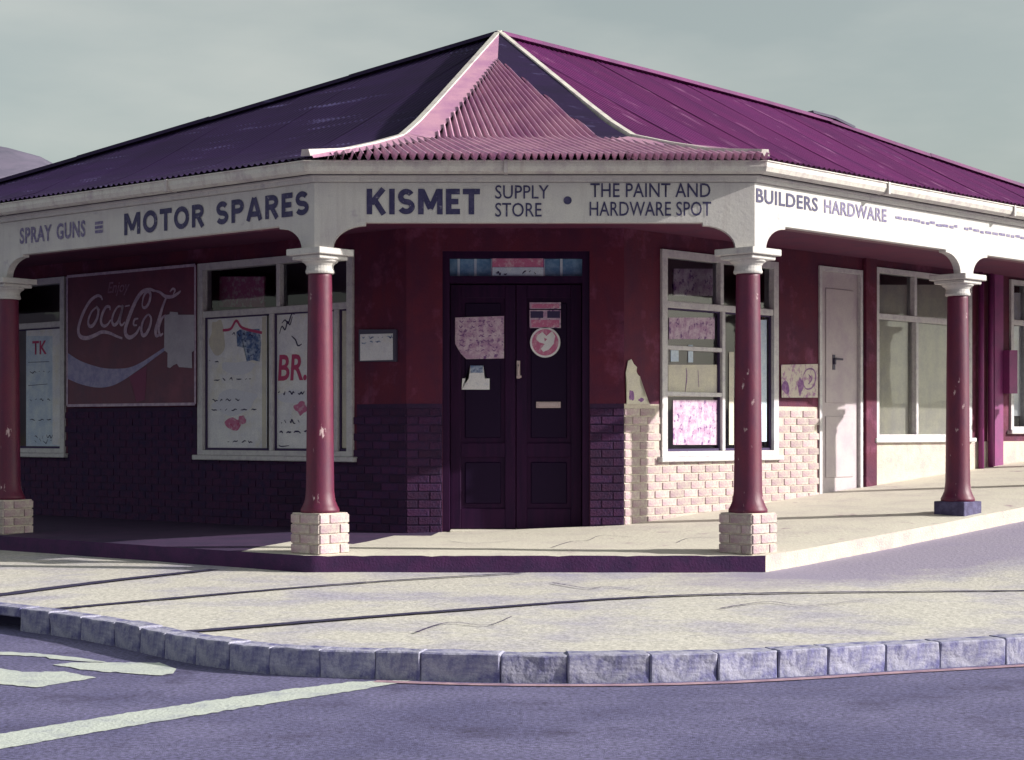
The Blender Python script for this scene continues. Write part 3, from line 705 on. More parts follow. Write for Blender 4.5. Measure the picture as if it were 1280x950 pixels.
# pale corrugated slope over the shop door
def fp(x, y, lift=0.0):                    # pixel -> point on that slope
    a, b = -0.2, 1.0
    for _ in range(30):
        f = (a + b) / 2; Y = e1.y + fcC.D * f
        if EYE + (HY - y) / FPX * Y > EA + (hz(f) if f > 0 else f * 2.0): a = f
        else: b = f
    Y = e1.y + fcC.D * a; p = fcC.pt((x - CX) / FPX * Y - e1.x, max(a, 0.0), lift)
    if a < 0: p += Vector((0, fcC.D * a, a * 2.0))
    return p
hpx1 = [(624, 47), (585, 91), (565, 113), (545, 136), (524, 158), (505, 176), (470, 188), (430, 197), (390, 205)]
hpx2 = [(624, 47), (680, 92), (706, 117), (732, 141), (758, 163), (785, 180), (830, 187), (890, 193), (945, 200)]
def inside(x, y):
    if y >= 180: return 505 - (y - 176) * 115 / 29 < x < 785 + (y - 180) * 160 / 19
    t = (y - 80) / 100.0
    return t > 0 and 621 - 80 * t < x < 623 + 128 * t
PIT = 9.0
def facet_x(u, y):
    if y <= 180: return 520 + (u - 520) * (y + 32) / 212
    return u + min(max(0.5 + (u - 430) / 90, 0.4), 2.4) * (y - 180)
us = [330 + i * PIT / 8 for i in range(int((945 - 330) / PIT * 8) + 1)]
ylow = 202.0; per_sheet = 9 * 8
for s in range(0, len(us) - 1, per_sheet):
    vs = []; fs = []; cols = []
    for u in us[s:s + per_sheet + 1]:
        ok = [y for y in [ylow - 0.5 * k for k in range(250)] if inside(facet_x(u, y), y)]
        if len(ok) < 3: cols.append(None); continue
        hi, lo = max(ok), min(ok); cols.append(len(vs))
        for k in range(25):
            y = hi + (lo - hi) * k / 24; vs.append(fp(facet_x(u, y), y, 0.038 + 0.032 * math.cos(2 * math.pi * u / PIT)))
    for a, b in zip(cols, cols[1:]):
        if a is None or b is None: continue
        for j in range(24): fs.append((a + j, b + j, b + j + 1, a + j + 1))
    if fs: pyobj('roof_sheet', vs, fs, 'roof_pink', roof, smooth=True)
# broad flashings beside the corner hips; lit left, shaded right put into their colours
def flash(hpx, ipx, m, lift):
    P = [Vector(p) for p in catmull(hpx, 5)]; Q = [Vector(p) for p in catmull(ipx, 5)]
    vs = [fp(p.x, p.y, lift + .02) for p in P] + [fp(q.x, q.y, lift) for q in Q]; k = len(P)
    return pyobj('flashing', vs, [(i, i + 1, k + i + 1, k + i) for i in range(k - 1)], m, roof)
tl = [0, .1, .3, .52, .75, 1.0]
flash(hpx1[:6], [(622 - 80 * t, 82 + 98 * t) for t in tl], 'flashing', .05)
flash(hpx2[:6], [(622 + 128 * t, 82 + 98 * t) for t in tl], 'roof_shade_navy', .05)
flash(hpx1[5:], [(540, 181), (480, 191), (436, 199), (392, 205.5)], 'flashing', .052)
flash(hpx2[5:], [(752, 183), (825, 190), (885, 195.5), (943, 201.5)], 'flashing', .052)
def tube(name, P, wd, ht, m, parent, up=Vector((0, 0, 1))):
    vs = []; k = len(P)
    for i, p in enumerate(P):
        t = (P[min(i + 1, k - 1)] - P[max(i - 1, 0)]).normalized(); s = t.cross(up).normalized(); n_ = s.cross(t)
        vs += [p - s * wd / 2 - n_ * ht * 0.4, p + s * wd / 2 - n_ * ht * 0.4, p + s * wd * .35 + n_ * ht * 0.6, p - s * wd * .35 + n_ * ht * 0.6]
    fs = [(i * 4 + j, i * 4 + (j + 1) % 4, i * 4 + 4 + (j + 1) % 4, i * 4 + 4 + j) for i in range(k - 1) for j in range(4)] + [(0, 1, 2, 3), ((k - 1) * 4, (k - 1) * 4 + 3, (k - 1) * 4 + 2, (k - 1) * 4 + 1)]
    return pyobj(name, vs, fs, m, parent)
up2 = Vector((0, 0, 0.05))
for hp, m in ((hip1, 'gutter_paint'), (hip2, 'gutter_paint')):
    tube('hip_roll', [p + up2 for p in hp], 0.085, 0.055, m, roof)
for hp, cm in ((hipL, 'roof_shade_navy'), (hipR, 'ridge_metal')):
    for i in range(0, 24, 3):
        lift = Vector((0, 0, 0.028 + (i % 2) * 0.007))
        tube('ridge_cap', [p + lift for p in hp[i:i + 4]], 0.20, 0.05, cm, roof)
# lifted cap on the right-hand hip
def on_hip(px):
    for a, b in zip(hipR, hipR[1:]):
        xa, xb = CX + FPX * a.x / a.y, CX + FPX * b.x / b.y
        if min(xa, xb) <= px <= max(xa, xb): return a.lerp(b, (px - xa) / (xb - xa))
tube('ridge_cap', [on_hip(x) + Vector((0, 0, z)) for x, z in ((1012, .085), (1040, .095), (1066, .06))], 0.16, 0.04, 'steel_dark', roof)

# lettering on the fascia
LY = -0.004
def words(board_o, fr, s, x0, y0, x1, y1, m='letter_ink', bold=0.02, right_shift=0.0, sp=1.0, edge='l'):
    a, za = on(fr, x0, y0); b, _ = on(fr, x1, y0)
    xm = x0 if edge == 'l' else x1
    za = on(fr, xm, y0)[1]; zb = on(fr, xm, y1)[1]
    return obj('lettering', boldbm(s, a, b, zb, za, LY, 0.046) if bold > .035 else textbm(s, a, b, zb, za, LY, bold, 0, 1 + bold * 3), m, board_o)
words(f_c, FC, 'KISMET', 458, 236, 600, 268, bold=0.042)
words(f_c, FC, 'SUPPLY', 619, 231.5, 686, 248.5, bold=0.004)
words(f_c, FC, 'STORE', 619, 253.5, 677, 271, bold=0.004)
words(f_c, FC, 'THE PAINT AND', 738, 229, 888, 246.5, bold=0.006)
words(f_c, FC, 'HARDWARE SPOT', 737, 252, 889, 270, bold=0.006)
bm = bmesh.new(); c = on(FC, 709.5, 250.5)
flat(bm, [(c[0] + 0.034 * math.cos(a * math.pi / 10), c[1] + 0.034 * math.sin(a * math.pi / 10)) for a in range(20)], LY); obj('lettering', bm, 'letter_ink', f_c)
zt = on(FL, 387, 238)[1]; zb = on(FL, 387, 268)[1]
def wl(board_o, fr, s, x0, x1, zb, zt, m, bold):
    a, b = on(fr, x0, 250)[0], on(fr, x1, 250)[0]
    return obj('lettering', boldbm(s, a, b, zb, zt, LY, 0.046) if bold > .035 else textbm(s, a, b, zb, zt, LY, bold, 0, 1 + bold * 3), m, board_o)
wl(f_l, FL, 'MOTOR', 155, 256, zb, zt, 'letter_ink', 0.04); wl(f_l, FL, 'SPARES', 270, 387, zb, zt, 'letter_ink', 0.04)
z0 = on(FL, 106, 296)[1]; zz = on(FL, 106, 275)[1]
wl(f_l, FL, 'SPRAY', 25, 65, z0, zz, 'letter_faded', 0.03); wl(f_l, FL, 'GUNS', 71, 107, z0, zz, 'letter_faded', 0.03)
bm = bmesh.new(); xa, xb = on(FL, 119, 285)[0], on(FL, 129, 285)[0]
for k in range(3): flat(bm, [(xa, z0 + .02 + k * .04), (xb, z0 + .02 + k * .04), (xb, z0 + .048 + k * .04), (xa, z0 + .048 + k * .04)], LY)
obj('lettering', bm, 'letter_faded', f_l)
z0, zz = on(FRr, 946, 253)[1], on(FRr, 946, 235)[1]
z0 = min(z0, zz - 0.1)
wl(f_r, FRr, 'BUILDERS', 945, 1022, z0, zz, 'letter_ink', 0.02); wl(f_r, FRr, 'HARDWARE', 1030, 1108, z0, zz, 'letter_faded', 0.02)
bm = bmesh.new()
for xa, xb in ((1119, 1196), (1205, 1290)):                     # worn line of lettering
    a, b = on(FRr, xa, 270)[0], on(FRr, xb, 270)[0]; x = a
    while x < b:
        wd = random.uniform(.05, .12); zc = (z0 + zz) / 2 + random.uniform(-.01, .01)
        flat(bm, [(x, zc - .012), (x + wd, zc - .015), (x + wd, zc + .012), (x, zc + .01)], LY); x += wd + random.uniform(.008, .03)
obj('lettering', bm, 'letter_faded', f_r)['kind'] = 'stuff'

# windows ---------------------------------------------------------
def window(fr, x0, x1, z0, z1, rail, mull_low, mull_up, fw=0.075, bars=(), sill=True, shade=None, inner=True):
    bm = bmesh.new(); y0, y1 = -0.03, 0.10
    bx(bm, x0 - 0.01, x0 + fw, y0, y1, z0, z1); bx(bm, x1 - fw, x1 + 0.01, y0, y1, z0, z1)
    bx(bm, x0 + fw, x1 - fw, y0 + .002, y1, z1 - fw, z1); bx(bm, x0 + fw, x1 - fw, y0 + .002, y1, z0, z0 + fw * .7)
    wn = obj('window', bm, 'frame_paint', shop, fr)
    box('glazing_bar', 'frame_paint', wn, None, x0 + fw, x1 - fw, y0 + .006, y1 - .01, rail - .035, rail + .035, 0.006)
    xl = [x0 + fw] + list(mull_low) + [x1 - fw]; xu = [x0 + fw] + list(mull_up) + [x1 - fw]
    for x in mull_low: box('glazing_bar', 'frame_paint', wn, None, x - .028, x + .028, y0 + .008, y1 - .012, z0 + fw * .7, rail - .035, 0.006)
    for x in mull_up: box('glazing_bar', 'frame_paint', wn, None, x - .028, x + .028, y0 + .008, y1 - .012, rail + .035, z1 - fw, 0.006)
    for (a, b, zz_) in bars: box('glazing_bar', 'frame_paint', wn, None, a, b, y0 + .01, y1 - .014, zz_ - .022, zz_ + .022, 0.004)
    for X_, za, zb_ in ((xl, z0 + fw * .7, rail - .035), (xu, rail + .035, z1 - fw)):
        for a, b in zip(X_, X_[1:]):
            ga = a + (.028 if a != X_[0] else 0); gb_ = b - (.028 if b != X_[-1] else 0)
            bm = bmesh.new(); bm.faces.new([bm.verts.new(v) for v in ((ga, .04, za), (gb_, .04, za), (gb_, .04, zb_), (ga, .04, zb_))]); obj('pane', bm, 'glass', wn)
            if inner and X_ is xl:           # thin dark putty bead round the lower lights
                bm = bmesh.new(); t = .016
                bx(bm, ga, ga + t, .01, .035, za, zb_); bx(bm, gb_ - t, gb_, .01, .035, za, zb_); bx(bm, ga + t, gb_ - t, .011, .035, za, za + t * 1.6); bx(bm, ga + t, gb_ - t, .011, .035, zb_ - t, zb_)
                obj('bead', bm, 'seam_dark', wn)
    if sill: box('sill', 'frame_paint', wn, None, x0 - .06, x1 + .06, -.07, .05, z0 - .055, z0 - .002, 0.008)
    return wn
window(WL, *wA, ZS, ZT, ZR, [lx(WL, 340), lx(WL, 421)], [lx(WL, 349)])
window(WL, *wB, ZS, ZT, ZR, [lx(WL, 10)], [lx(WL, 10)])
window(WR, *wCc, ZS, ZT, 2.57, [lx(WR, 903)], [lx(WR, 901)], bars=[(wCc[0] + .075, lx(WR, 903) - .028, 2.13), (wCc[0] + .075, lx(WR, 903) - .028, 1.66)])
window(WR, *wD, 1.2, 3.2, 2.63, [lx(WR, 1145)], [lx(WR, 1143)], fw=.06, inner=False)
window(WR, *wE, 1.3, 3.25, 2.7, [], [], fw=.06, inner=False)

# front door ------------------------------------------------------
RD = 0.17                                   # recess of the door leaves
bm = bmesh.new(); fw = 0.07
bx(bm, dC[0], dC[0] + fw, .02, .27, FLOOR, DT); bx(bm, dC[1] - fw, dC[1], .02, .27, FLOOR, DT); bx(bm, dC[0] + fw, dC[1] - fw, .022, .27, DT - fw, DT)
zl0, zl1 = FLOOR + 0.035, on(WC, 640, 356, RD)[1]
bx(bm, dC[0] + fw, dC[1] - fw, .024, .27, zl1 + .01, zl1 + .075)
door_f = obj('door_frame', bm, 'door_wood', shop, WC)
box('threshold', 'cement', door_f, None, dC[0] + fw + .002, dC[1] - fw - .002, -0.05, .268, FLOOR - .02, FLOOR + .03, 0.008)
mid = (dC[0] + dC[1]) / 2
zt0, zt1 = zl1 + .075, DT - fw
tx = [lx(WC, v) for v in (557, 573, 594, 615, 680, 702, 722)]; tx[0] = dC[0] + fw; tx[-1] = dC[1] - fw
tz = on(WC, 640, 323, .1)[1]
for i, (a, b) in enumerate(zip(tx, tx[1:])):
    bm = bmesh.new(); bm.faces.new([bm.verts.new(v) for v in ((a, .10, zt0), (b, .10, zt0), (b, .10, tz), (a, .10, tz))]); obj('transom_pane', bm, 'blue_glass_paint', door_f)
    bm = bmesh.new(); bm.faces.new([bm.verts.new(v) for v in ((a, .102, tz), (b, .102, tz), (b, .102, zt1), (a, .102, zt1))]); obj('transom_pane', bm, 'glass', door_f)
for x in tx[1:-1]: box('glazing_bar', 'paper_blue', door_f, None, x - .012, x + .012, .085, .115, zt0, tz + .005)
box('glazing_bar', 'door_wood', door_f, None, tx[0], tx[-1], .08, .12, tz, tz + .025)
for sgn_, (a, b) in ((-1, (dC[0] + fw + .004, mid - .004)), (1, (mid + .004, dC[1] - fw - .004))):
    bm = bmesh.new(); bx(bm, a, b, RD + .012, RD + .05, zl0, zl1)          # leaf core
    st = .105
    for x0, x1, z0_, z1_ in ((a, a + st, zl0, zl1), (b - st, b, zl0, zl1)): bx(bm, x0, x1, RD - .012, RD + .012, z0_, z1_, .004)
    for z0_, z1_ in ((zl0, zl0 + .2), (1.02, 1.16), (zl1 - .13, zl1)): bx(bm, a + st, b - st, RD - .0115, RD + .012, z0_, z1_, .004)
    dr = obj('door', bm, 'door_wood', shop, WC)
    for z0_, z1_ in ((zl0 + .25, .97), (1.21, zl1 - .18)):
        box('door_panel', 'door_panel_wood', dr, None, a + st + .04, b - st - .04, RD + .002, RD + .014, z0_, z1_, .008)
    if sgn_ > 0:
        hz = on(WC, 648, 462, RD)[1]; hx = lx(WC, 648)
        bm = bmesh.new(); bx(bm, hx - .018, hx + .018, RD - .022, RD - .012, hz - .09, hz + .09, .003)
        bx(bm, hx - .01, hx + .01, RD - .06, RD - .022, hz + .03, hz + .05, .002); bx(bm, hx - .01, hx + .01, RD - .06, RD - .045, hz - .07, hz + .05, .003); bx(bm, hx - .02, hx + .03, RD - .06, RD - .045, hz - .085, hz - .06, .003)
        obj('handle', bm, 'brass', dr)
        a1, z1_ = on(WC, 670, 502, RD); b1, z0_ = on(WC, 701, 510, RD)
        bm = bmesh.new(); bx(bm, a1, b1, RD - .012, RD + .004, z0_, z1_, .003); bx(bm, a1 + .02, b1 - .02, RD - .02, RD - .012, z0_ + .012, z1_ - .012, .002); obj('letter_slot', bm, 'brass', dr)
box('interior_screen', 'interior_wall', shop, WC, dC[0] - .3, dC[1] + .3, 0.9, 0.93, FLOOR, 3.4)

# side door on the right-hand street
bm = bmesh.new(); x0, x1 = dR_; zb_ = floor_r(x0) - .02
bx(bm, x0, x0 + .05, -.02, .2, zb_, 3.14); bx(bm, x1 - .05, x1, -.02, .2, zb_, 3.14); bx(bm, x0 + .05, x1 - .05, -.018, .2, 3.09, 3.14)
sdf = obj('door_frame', bm, 'frame_paint', shop, WR)
bm = bmesh.new(); bx(bm, x0 + .052, x1 - .052, .02, .06, zb_ + .02, 3.088)
sd = obj('door', bm, 'door_cream', shop, WR)
for z0_, z1_ in ((zb_ + .2, 1.45), (1.6, 2.9)): box('door_panel', 'door_cream', sd, None, x0 + .16, x1 - .16, .008, .02, z0_, z1_, .006)
hx, hz = on(WR, 1045, 449)
bm = bmesh.new(); bx(bm, hx - .05, hx + .12, -.02, -.005, hz - .01, hz + .012, .003); bx(bm, hx - .05, hx - .02, -.02, .02, hz - .06, hz + .012, .003); bx(bm, hx - .06, hx - .01, .0, .021, hz - .12, hz + .05, .003)
obj('handle', bm, 'steel_dark', sd)
# violet pilaster strip between side door and window, pipes near the far post
box('pilaster', 'red_plaster', wall_r, None, lx(WR, 1078) + .004, lx(WR, 1092), -.05, -.0005, .45, 3.33, .006)
for px, m in ((1222, 'violet_pipe'), (1234, 'violet_pipe')):
    bm = bmesh.new(); lathe(bm, [(.035, .75), (.035, 3.33)], 12); o = obj('downpipe', bm, m, shop, WR @ tr(lx(WR, px), -.05, 0), True)
box('pilaster', 'violet_pipe', wall_r, None, lx(WR, 1240), lx(WR, 1251), -.04, -.0005, .7, 3.33, .006)

# ------------------------------------------------------------------ things fixed to the walls and windows
def P2(fr, pts, ly=0.0): return [on(fr, x, y, ly) for x, y in pts]
def sheet_thing(name, fr, px, ly, m, label, cat, group=None, th=0.004):
    """thin board or paper given by its pixel outline on a wall plane; origin at its base"""
    q = P2(fr, px, ly); bxx = sum(p[0] for p in q) / len(q); bz = min(p[1] for p in q)
    f2 = fr @ tr(bxx, ly, bz); bm = bmesh.new(); prism(bm, [(x - bxx, z - bz) for x, z in q], -th, 0.0)
    o = obj(name, bm, m, None, f2); tag(o, label, cat, group); o['_o'] = (bxx, bz); return o
def rect(x0, y0, x1, y1): return [(x0, y0), (x1, y0), (x1, y1), (x0, y1)]
def mark(o, fr, ly, polys=(), strokes=(), wd=0.01, m='print_dark', name='print', lift=0.006, taper=True, smooth=True):
    bxx, bz = o['_o']; r_ = None
    for p in polys:
        bm = bmesh.new(); flat(bm, [(x - bxx, z - bz) for x, z in P2(fr, p, ly)], -lift); r_ = obj(name, bm, m, o)
    if strokes:
        bm = bmesh.new()
        for s in strokes: ribbon(bm, [(x - bxx, z - bz) for x, z in P2(fr, s, ly)], wd, -lift, smooth, taper)
        r_ = obj(name, bm, m, o)
        if len(strokes) > 1: r_['kind'] = 'stuff'
    return r_
def blob(cx, cy, rx, ry, seed=1):          # uneven painted spot
    rn = random.Random(seed); k = 11; q = [rn.uniform(.7, 1.15) for _ in range(k)]
    P = [(cx + rx * q[i % k] * math.cos(2 * math.pi * i / k), cy + ry * q[i % k] * math.sin(2 * math.pi * i / k)) for i in range(k + 1)]
    return catmull(P, 4)[:-1]
def scribble(x0, x1, y, h, seed):           # a row of illegible handwriting
    rn = random.Random(seed); out = []; x = x0
    while x < x1 - 2:
        k = rn.randint(2, 5); s = []
        for _ in range(k):
            s.append((x, y + rn.uniform(-h, h))); x += rn.uniform(1.0, 2.6)
        if len(s) > 1: out.append(s)
        x += rn.uniform(1.5, 3.5)
    return out
LYS = -0.03
# soft-drink enamel sign
sg = sheet_thing('enamel_sign', WL, [(86, 346), (246, 331.5), (246, 505), (86, 507)], LYS, 'sign_red', 'worn dark red enamel soft drink sign with white script and wave', 'sign', th=0.02)
q0 = lambda X, Y: (80 + .2105 * X, 320 + .2105 * Y)
Z = lambda L_: [q0(*p) for p in L_]
bxx, bz = sg['_o']
bm = bmesh.new(); c4 = [(x - bxx, z - bz) for x, z in P2(WL, [(86, 346), (246, 331.5), (246, 505), (86, 507)], LYS)]
for a, b in zip(c4, c4[1:] + c4[:1]): ribbon(bm, [a, b], 0.032, -0.0245, False, False)
obj('sign_border', bm, 'sign_white', sg)
script = [
 [(238, 262), (228, 242), (205, 238), (165, 268), (128, 330), (102, 400), (95, 452), (112, 482), (150, 487), (195, 470), (235, 452), (280, 458), (320, 476), (356, 490)],
 [(205, 302), (172, 335), (154, 385), (160, 416), (182, 412), (206, 372), (214, 328), (204, 302), (222, 322)],
 [(284, 322), (280, 302), (258, 306), (236, 350), (230, 395), (246, 416), (268, 408), (288, 380)],
 [(352, 300), (328, 304), (302, 350), (296, 392), (310, 410), (332, 390), (350, 340), (360, 292), (348, 350), (342, 395), (354, 412), (372, 392)],
 [(372, 300), (400, 294)],
 [(474, 290), (484, 240), (506, 212), (524, 226), (518, 270), (498, 304), (480, 306), (474, 290)],
 [(548, 208), (520, 200), (478, 212), (440, 262), (402, 350), (376, 430), (380, 470), (404, 484), (438, 462), (462, 420)],
 [(452, 372), (430, 378), (424, 408), (444, 412)],
 [(508, 348), (484, 380), (470, 430), (478, 470), (500, 462), (522, 415), (528, 370), (512, 346)],
 [(548, 206), (580, 216), (612, 240), (652, 242), (686, 224), (704, 208)],
 [(640, 214), (656, 196), (670, 204), (660, 228)],
 [(622, 240), (598, 300), (574, 380), (556, 440), (560, 474), (580, 468)],
 [(616, 352), (592, 372), (574, 430), (582, 470), (600, 460)]]
wid = [.05, .042, .042, .042, .03, .04, .058, .03, .045, .04, .028, .05, .04]
bm = bmesh.new()
for i, (s, wd_) in enumerate(zip(script, wid)):
    ribbon(bm, [(x - bxx, z - bz) for x, z in P2(WL, Z(s), LYS)], wd_, -0.0235 - i * .0003, True, True)
obj('script_lettering', bm, 'sign_white', sg)
bm = textbm('Enjoy', *[v for v in (P2(WL, Z([(268, 200)]), LYS)[0][0] - bxx, P2(WL, Z([(400, 200)]), LYS)[0][0] - bxx)], *[v - bz for v in (P2(WL, Z([(330, 238)]), LYS)[0][1], P2(WL, Z([(330, 152)]), LYS)[0][1])], -0.0235, 0.012, 0.3)
obj('script_lettering', bm, 'sign_faint', sg)
wv_t = catmull([(30, 575), (100, 620), (180, 650), (260, 668), (360, 668), (420, 655), (480, 625), (550, 580), (622, 532)], 5)
wv_b = catmull([(622, 553), (560, 597), (490, 650), (430, 692), (350, 745), (280, 775), (200, 781), (110, 762), (32, 730)], 5)
mark(sg, WL, LYS, [Z(wv_t + wv_b)], m='sign_wave', name='wave_band', lift=0.0225)
mark(sg, WL, LYS, [Z([(395, 715), (440, 690), (500, 655), (496, 760), (488, 855), (440, 868), (420, 790)])], m='rust_stain', name='rust_stain', lift=0.0215)
mark(sg, WL, LYS, [Z([(608, 352), (638, 347), (640, 332), (686, 335), (690, 350), (786, 350), (786, 560), (770, 572), (772, 666), (694, 660), (682, 640), (660, 650), (640, 666), (625, 660), (626, 576), (606, 560)])], m='sign_bare', name='bare_patch', lift=0.0265)
# notice board
nbd = sheet_thing('notice_board', WL, rect(451, 412, 497, 452), -0.004, 'steel_dark', 'small dark framed notice board with pale sheet on maroon wall beside shop door', 'notice board', th=0.03)
mark(nbd, WL, -0.004, [[(453, 418), (494, 417), (494, 450), (453, 451)]], m='paper', name='notice_sheet', lift=0.033)
mark(nbd, WL, -0.004, [], scribble(456, 490, 421, 2, 3) + scribble(455, 480, 428, 1.6, 5), .014, 'print_blue', lift=0.036)

# posters and signs behind the glass of the left-hand shop window (they stand against the pane)
GY = 0.036
p1 = sheet_thing('window_poster', WL, rect(259, 394, 334, 562), GY, 'paper', 'tall white hand-painted window sign with red pagoda roof and blue block', 'poster', 'painted signs in the left shop window')
mark(p1, WL, GY, [blob(272, 420, 10, 22, 36), rect(328, 396, 333, 560)], m='paper_cream')
mark(p1, WL, GY, [[(296, 415), (300, 412), (325, 411), (327, 430), (325, 452), (316, 450), (309, 452), (307, 436), (302, 434), (297, 433)]], m='print_blue', lift=.0065)
mark(p1, WL, GY, [], [[(279, 413), (289, 411), (296, 401), (304, 410), (328, 416)]], .03, 'print_red', lift=.007, taper=False)
mark(p1, WL, GY, [blob(298, 460, 26, 9, 31), blob(294, 503, 30, 16, 32)], m='print_grey', lift=.005)
mark(p1, WL, GY, [], scribble(291, 318, 418, 2.5, 1) + scribble(262, 276, 452, 1.5, 2) + scribble(268, 322, 474, 2, 11) + scribble(266, 300, 500, 1.5, 12) + scribble(265, 320, 512, 1.2, 13) + scribble(285, 320, 552, 1.5, 14), .014, 'print_dark', lift=.0072)
mark(p1, WL, GY, [blob(293, 531, 11, 9, 4), blob(303, 525, 5, 6, 6)], m='print_rose', lift=.0068)
mark(p1, WL, GY, [], scribble(288, 306, 532, 3, 21), .012, 'print_red', lift=.0073)
p2 = sheet_thing('window_poster', WL, rect(345, 385, 417, 561), GY, 'paper', 'white window sign with big red letters BR and slanting dark writing', 'poster', 'painted signs in the left shop window')
mark(p2, WL, GY, [blob(366, 496, 17, 9, 33)], m='print_grey', lift=.005)
bm = textbm('BR.', *[on(WL, v, 460, GY)[0] - p2['_o'][0] for v in (348, 384)], *[on(WL, 366, v, GY)[1] - p2['_o'][1] for v in (476, 443)], -.007, .02, .1)
obj('lettering', bm, 'print_red', p2)
mark(p2, WL, GY, [], [[(350, 417), (353, 408), (357, 412), (360, 402), (363, 406), (366, 396)], [(353, 404), (357, 400), (361, 404), (365, 393), (369, 393)], [(365, 420), (370, 425), (373, 432), (378, 430)]] + scribble(348, 383, 491, 2, 31) + scribble(352, 380, 527, 2.5, 32) + scribble(350, 384, 540, 1.5, 33), .018, 'print_dark', lift=.0072)
mark(p2, WL, GY, [blob(377, 510, 9, 9, 9)], m='print_rose', lift=.0066)
mark(p2, WL, GY, [], [[(349, 556), (352, 558), (362, 557)]], .012, 'print_dark', lift=.0074)
p3 = sheet_thing('window_poster', WL, rect(425, 383, 433.5, 560), GY, 'paper_cream', 'narrow blank cream sheet at the right edge of the left shop window', 'poster', 'painted signs in the left shop window')
p4 = sheet_thing('window_poster', WL, rect(33, 405, 76, 558), GY, 'paper_blue', 'pale blue window sign with red letters left of the soft drink sign', 'poster')
bm = textbm('TK', *[on(WL, v, 430, GY)[0] - p4['_o'][0] for v in (41, 59)], *[on(WL, 50, v, GY)[1] - p4['_o'][1] for v in (443, 426)], -.007, .02)
obj('lettering', bm, 'print_red', p4)
mark(p4, WL, GY, [rect(34, 406, 76, 420), rect(66, 420, 76, 556)], m='paper', lift=.005)
mark(p4, WL, GY, [rect(44, 455, 64, 552)], m='paper_blue', lift=.0055)
mark(p4, WL, GY, [], [[(36, 453), (62, 452)], [(36, 482), (60, 480)]] + scribble(38, 68, 465, 1.5, 41) + scribble(38, 68, 500, 1.5, 43) + scribble(38, 68, 525, 1.2, 44) + scribble(44, 66, 546, 3, 45) + scribble(44, 66, 551, 3, 46), .012, 'print_dark', lift=.0072)
p5 = sheet_thing('window_poster', WL, rect(-8, 412, 5, 556), GY, 'paper_pink', 'pinkish window sign at the left edge behind the far left post', 'poster')
# reddish board added behind the upper light to give its reflection
d1 = sheet_thing('reflection_board', WL, rect(272, 346, 332, 384), 0.30, 'print_rose', 'reddish board added for the reflection in the upper light of the left shop window', 'board', th=.02)

# right-hand shop window display cards
def card(px, m, label, marks=(), cat='card', ly=GY, group='cards in the right shop window'):
    o = sheet_thing('display_card', WR, px, ly, m, label, cat, group)
    for (polys, strokes, wd_, mm, lf) in marks: mark(o, WR, ly, polys, strokes, wd_, mm, lift=lf)
    return o
card(rect(836, 397, 893, 424), 'paper_pink', 'mottled pink card on the second shelf of the window by the right post', [])
card(rect(835, 456, 896, 496), 'paper_cream', 'cream card with two dark drips in the window by the right post', [([], [[(857, 460), (858, 470), (856, 490)], [(872, 463), (873, 484)]], .014, 'print_violet', .006)])
card(rect(841, 500, 897, 556), 'paper_pink', 'large mottled picture card lowest in the window by the right post', [])
card(rect(838, 432, 848, 452), 'paper_blue', 'small pale blue packet standing on the middle shelf of the window', [])
card(rect(860, 431, 866, 453), 'paper_blue', 'slimmer of the two pale packets on the middle shelf of the window', [])
card(rect(911, 440, 917, 556), 'paper_cream', 'cream strip card seen just left of the right corner post', [])
card(rect(946, 400, 958, 552), 'paper_blue', 'pale blue strip card seen just right of the right corner post', [])
d2 = sheet_thing('reflection_board', WR, rect(840, 336, 896, 370), 0.28, 'paper_pink', 'pale mottled board added for the reflection in the upper light of the window by the right post', 'board', th=.02)  # board added behind the glass to give a reflection
d3 = sheet_thing('window_blind', WR, rect(1097, 356, 1206, 548), 0.09, 'paper_cream', 'cream blind drawn behind the tall window beside the far right post', 'blind')
d4 = sheet_thing('window_blind', WR, rect(1264, 366, 1284, 520), 0.09, 'paper', 'pale blind in the window at the right edge', 'blind')
# poster and paint splashes on the right wall
wp = sheet_thing('wall_poster', WR, [(976, 456), (1022, 455), (1022, 497), (977, 497)], -0.014, 'paper_print', 'picture poster pasted on the wall between the shop window and side door', 'poster')
mark(wp, WR, -0.014, [blob(982, 484, 5, 9, 21), blob(1000, 483, 4, 11, 22)], m='print_violet')
mark(wp, WR, -0.014, [], [[(1003, 470), (1008, 462), (1016, 462), (1019, 472), (1015, 484), (1007, 486), (1003, 478)], [(1010, 468), (1014, 474), (1010, 480)]], .02, 'print_violet', lift=.0065)
wq = sheet_thing('wall_poster', WR, [(783, 505), (784, 478), (782, 466), (785, 451), (789, 449), (792, 455), (796, 459), (795, 466), (800, 471), (799, 480), (803, 487), (801, 494), (808, 497), (806, 500), (812, 505)], -0.014, 'paper_cream', 'torn cream remnant of a poster at the wall corner right of the door', 'poster')
mark(wq, WR, -0.014, [blob(789, 494, 3.5, 7, 25), blob(801, 500, 3.5, 3, 26)], m='print_violet')
mb = sheet_thing('meter_box', WR, rect(1254, 438, 1264, 492), -0.042, 'violet_pipe', 'small violet meter box on the wall beyond the far right post', 'meter box', th=.09)

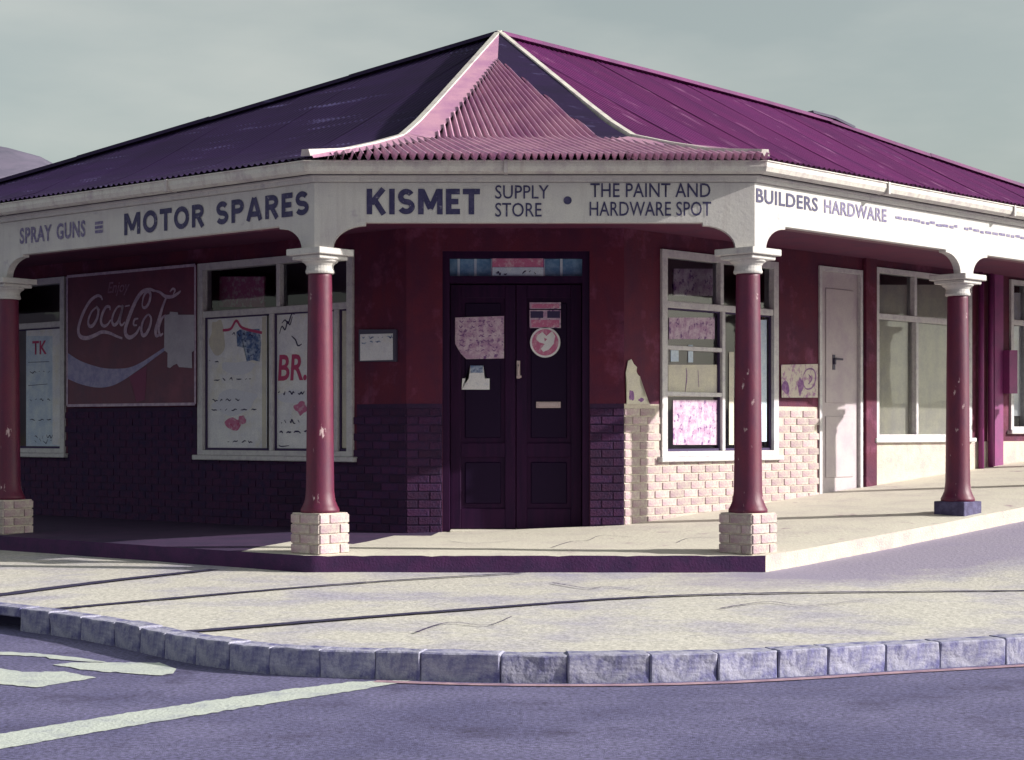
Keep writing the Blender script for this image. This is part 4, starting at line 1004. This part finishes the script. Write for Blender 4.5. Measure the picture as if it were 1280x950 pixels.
# papers and stickers on the front door
def dpaper(px, m, label, cat, ly=RD - 0.012):
    return sheet_thing('door_notice', WC, px, ly, m, label, cat, None)
n1 = dpaper([(569, 397), (630, 395), (630, 448), (583, 449), (576, 442), (569, 430)], 'paper_pink', 'large printed lilac notice with a torn corner on left door leaf', 'notice')
mark(n1, WC, RD - .012, [], sum([scribble(574, 620, 402 + 6 * k, 1.4, 60 + k) for k in range(7)], []), .012, 'print_violet')
n2 = dpaper([(578, 473), (586, 473), (588, 457), (604, 457), (606, 473), (612, 473), (612, 487), (577, 487)], 'paper', 'small white notice with blue top on left door leaf', 'notice')
mark(n2, WC, RD - .012, [rect(588, 457, 604, 466)], m='print_blue'); mark(n2, WC, RD - .012, [], scribble(580, 610, 480, 2, 71), .01, 'print_grey')
st1 = dpaper(rect(662, 378, 701, 386), 'paper_pink', 'narrow pink sticker at the top of the right door leaf', 'sticker')
mark(st1, WC, RD - .012, [rect(664, 380, 699, 385)], m='print_rose')
st2 = dpaper(rect(662, 387.5, 701, 410), 'paper_pink', 'pink and black sticker with two dark squares on right door leaf', 'sticker')
mark(st2, WC, RD - .012, [rect(663, 389, 679, 397.5), rect(684, 389, 700, 397.5)], m='print_dark'); mark(st2, WC, RD - .012, [rect(664, 400, 699, 409)], m='print_rose')
circ = lambda r: [(681.5 + r * math.cos(a * math.pi / 16), 428 + r * math.sin(a * math.pi / 16)) for a in range(32)]
st3 = dpaper(circ(19), 'paper', 'round white and red emblem sticker on right door leaf', 'sticker')
mark(st3, WC, RD - .012, [circ(16.5)], m='print_rose', lift=.006)
mark(st3, WC, RD - .012, [[(672, 419), (678, 415), (683, 420), (690, 414), (694, 420), (692, 430), (686, 437), (679, 440), (676, 436), (681, 430), (674, 428), (670, 424)]], m='paper', lift=.0075)
mark(st3, WC, RD - .012, [[(671, 430), (676, 432), (672, 436)], [(680, 422), (684, 424), (681, 427)]], m='print_rose', lift=.0085)
bxs = sheet_thing('shop_sign', WC, rect(615, 309, 680, 352), 0.075, 'print_violet', 'red and white sign panel hanging in front of the blue transom', 'sign', th=.03)
mark(bxs, WC, 0.075, [rect(615.5, 322.5, 679, 334)], m='print_rose', lift=.032, name='red_band'); mark(bxs, WC, 0.075, [rect(615.5, 334.6, 679.5, 351)], m='paper_blue', lift=.0325, name='white_band')
mark(bxs, WC, 0.075, [], scribble(620, 636, 342, 3, 81) + scribble(653, 672, 341, 3, 82), .014, 'print_dark', lift=.035)
for o in list(COL.objects):
    if '_o' in o: del o['_o']
